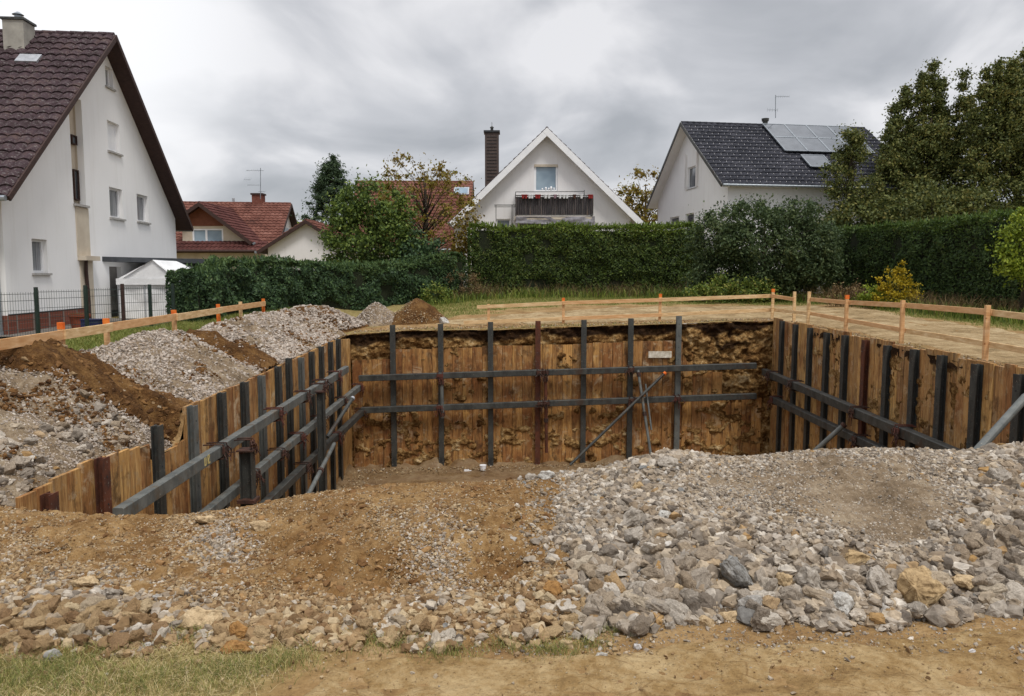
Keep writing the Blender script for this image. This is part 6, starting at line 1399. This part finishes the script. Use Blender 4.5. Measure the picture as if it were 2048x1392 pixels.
# loose stones on the ground before the mounds
n = 2600; px = rs.uniform(900, 2150, n); py = rs.uniform(1225, 1300, n)+np.abs(rs.normal(0, 14, n)); xx, yy = [], []
for a, b in zip(px, py): q = hitz(a, b); xx.append(q[0]); yy.append(q[1])
X, Y = np.array(xx), np.array(yy); r = power(n, .004, .03, 1.8); scatter('loose_pebbles', PS, X, Y, surf(X, Y)+r*.2, r, SM['grey'], 7, 'loose pebbles scattered before the rubble mound')
n = 2600; px = rs.uniform(-50, 2150, n); py = 1275+np.abs(rs.normal(0, 60, n)); q = np.array([hitz(a, b) for a, b in zip(px, py)]); r = power(n, .003, .026, 1.7)
scatter('loose_pebbles', PS, q[:, 0], q[:, 1], T(q[:, 0], q[:, 1])+.012+r*.1, r, SM['tan'], 8, 'tiny pebbles on the sand track in the foreground')
# ---- left heaps
def lsc(name, n, zi, _,  rmin, rmax, al, mat, seed, label, dens, q0=-7.0, q1=-5.06, protos=PS):
    ya, yb = LZ[zi][1:3]; sa, sb = SKW[zi]; u = rs.uniform(q0, q1, n); y0 = rs.uniform(ya, yb, n); y = y0+(sa+(sb-sa)*(y0-ya)/(yb-ya))*(u+6.2); x = u+SK*(y-23.8); k = rs.rand(n) < dens((-5.05-u)/1.75, y); x, y = x[k], y[k]; r = power(len(x), rmin, rmax, al)
    return scatter(name, protos, x, y, Hleft(x, y)+.02+r*.35, r, mat, seed, label)
def mixin(n, y0, y1, mat, seed, label, rm, thr):
    u = rs.uniform(-6.9, -5.08, n); y = rs.uniform(y0, y1, n); x = u+SK*(y-23.8); k = fbm(x*1.4, y*1.4, seed, 3) > thr; x, y = x[k], y[k]; r = power(len(x), .012, rm, 1.5)
    scatter('mixed_stones', PMd if mat != 'white' else PS, x, y, Hleft(x, y)+.04+r*.2, r, SM[mat], seed, label)
mixin(9000, 10.2, 17.6, 'white', 41, 'pale stones rolled over the brown soil of the left heaps', .05, .12)
mixin(6000, 12.4, 23.2, 'brown', 42, 'brown clods mixed into the gravel of the left heaps', .07, .28)
mixin(3500, 8.6, 11.2, 'brown', 43, 'brown clods mixed into the near left rubble heap', .06, .1)
nz2 = lambda q, y, sd: fbm(q*2.2, y*1.6, sd, 3)
lsc('gravel', 34000, 2, 0, .010, .055, 1.5, SM['white'], 11, 'pale gravel of the nearer left gravel heap', lambda q, y: np.clip(.62+1.1*nz2(q, y, 1), .06, 1))
lsc('gravel', 36000, 4, 0, .014, .065, 1.5, SM['white'], 12, 'pale gravel of the farther left gravel heap', lambda q, y: np.clip(.62+1.1*nz2(q, y, 2), .06, 1))
lsc('gravel', 28000, 0, 0, .008, .03, 1.5, SM['white'], 13, 'gravel of the near left rubble heap', lambda q, y: np.clip(.45+.9*sstep(.55, .1, q)+.8*sstep(.7, 1, q)+.5*nz2(q, y, 3), .05, 1))
lsc('soil_stones', 8000, 1, 0, .01, .09, 1.5, SM['brown'], 14, 'stones in the dark brown soil heap', lambda q, y: .5+0*q, protos=PMd)
lsc('soil_stones', 3000, 3, 0, .01, .07, 1.5, SM['brown'], 15, 'stones in the narrow brown soil band', lambda q, y: .5+0*q, protos=PMd)
n = 900; u = rs.uniform(-6.9, -5.1, n); y = rs.uniform(7.9, 11.2, n); q = (-5.05-u)/1.75; r = power(n, .03, .15, 1.1)*np.clip(1.25-q*1.3, .25, 1); k = rs.rand(n) < .25+.75*sstep(.6, .15, q)
u, y, r = u[k], y[k], r[k]; x = u+SK*(y-23.8)
bg_ = np.argsort(-r)[:38]; bm_ = np.zeros(len(r), bool); bm_[bg_] = True
scatter('rubble_stones', PMd, x[~bm_], y[~bm_], Hleft(x[~bm_], y[~bm_])+.02, r[~bm_], SM['grey'], 16, 'stones of the near left rubble heap')
for i in bg_:
    o = bpy.data.objects.new('rock', PB[rs.randint(0, 6)]); COL.objects.link(o); o.location = (x[i], y[i], float(Hleft(x[i], y[i]))+.03); o.scale = r[i]*np.array((1.1, .9, .8)); o.rotation_euler = (rs.normal(0, .4), rs.normal(0, .4), rs.uniform(0, 6.28))
    tag(o, 'rough grey rock on the near rubble heap left of the pit', 'rock', 'grey rocks on the near left rubble heap')
for j, (fn, cx0, cy0, rx, ry, kd, cnt) in enumerate(cf):
    a = rs.rand(cnt)*6.283; q = np.sqrt(rs.rand(cnt)); X = cx0+np.cos(a)*q*rx; Y = cy0+np.sin(a)*q*ry; r = power(cnt, .015, .09 if j == 0 else .05, 1.5)
    scatter('heap_stones', PS if j else PMd, X, Y, fn(X, Y)+.01, r, SM['white'] if kd == 'grey' else SM['tan'], 20+j, ['stones of the stony heap at the far left pit corner', 'gravel of the small pale cone at the far rim', 'clods of the golden brown soil cone at the far rim'][j])
# pale rock at the foot of the soil cone
p = at(888, 642, 25.2); v, f = hullrock(901, 18, (1, .8, .8), .12, 2, cubic=.4); tag(npmesh('rock', v*.17+np.array(p), f, RMt['pale']), 'whitish rock at the right foot of the golden brown soil cone', 'rock')
# soil crumbs along the rim and in the pit
n = 2500; X = rs.uniform(-5, 8.2, n); Y = 24.0+np.abs(rs.normal(0, .3, n)); r = power(n, .01, .05, 1.8); scatter('rim_crumbs', PS, X, Y, T(X, Y)+.01, r, SM['tan'], 30, 'crumbs of earth along the far rim of the pit')
n = 3500; X = rs.uniform(-5, 8.0, n); e_ = rs.rand(n) < .5; Y = np.where(e_, 23.6-np.abs(rs.normal(0, .35, n)), rs.uniform(14, 23.6, n)); X = np.where(~e_, xl(Y)+.1+np.abs(rs.normal(0, .5, n)), X); r = power(n, .01, .05, 1.8)
scatter('pit_crumbs', PS, X, Y, zfl(X, Y)+.06, r, SM['tan'], 31, 'clods of earth fallen on the pit floor along the walls')
n = 3000; Y = rs.uniform(9.5, 23.6, n); X = xr(Y)+.08+np.abs(rs.normal(0, .25, n)); r = power(n, .01, .04, 1.8); scatter('rim_crumbs', PS, X, Y, T(X, Y)+.01, r, SM['tan'], 32, 'crumbs of earth along the right rim of the pit')
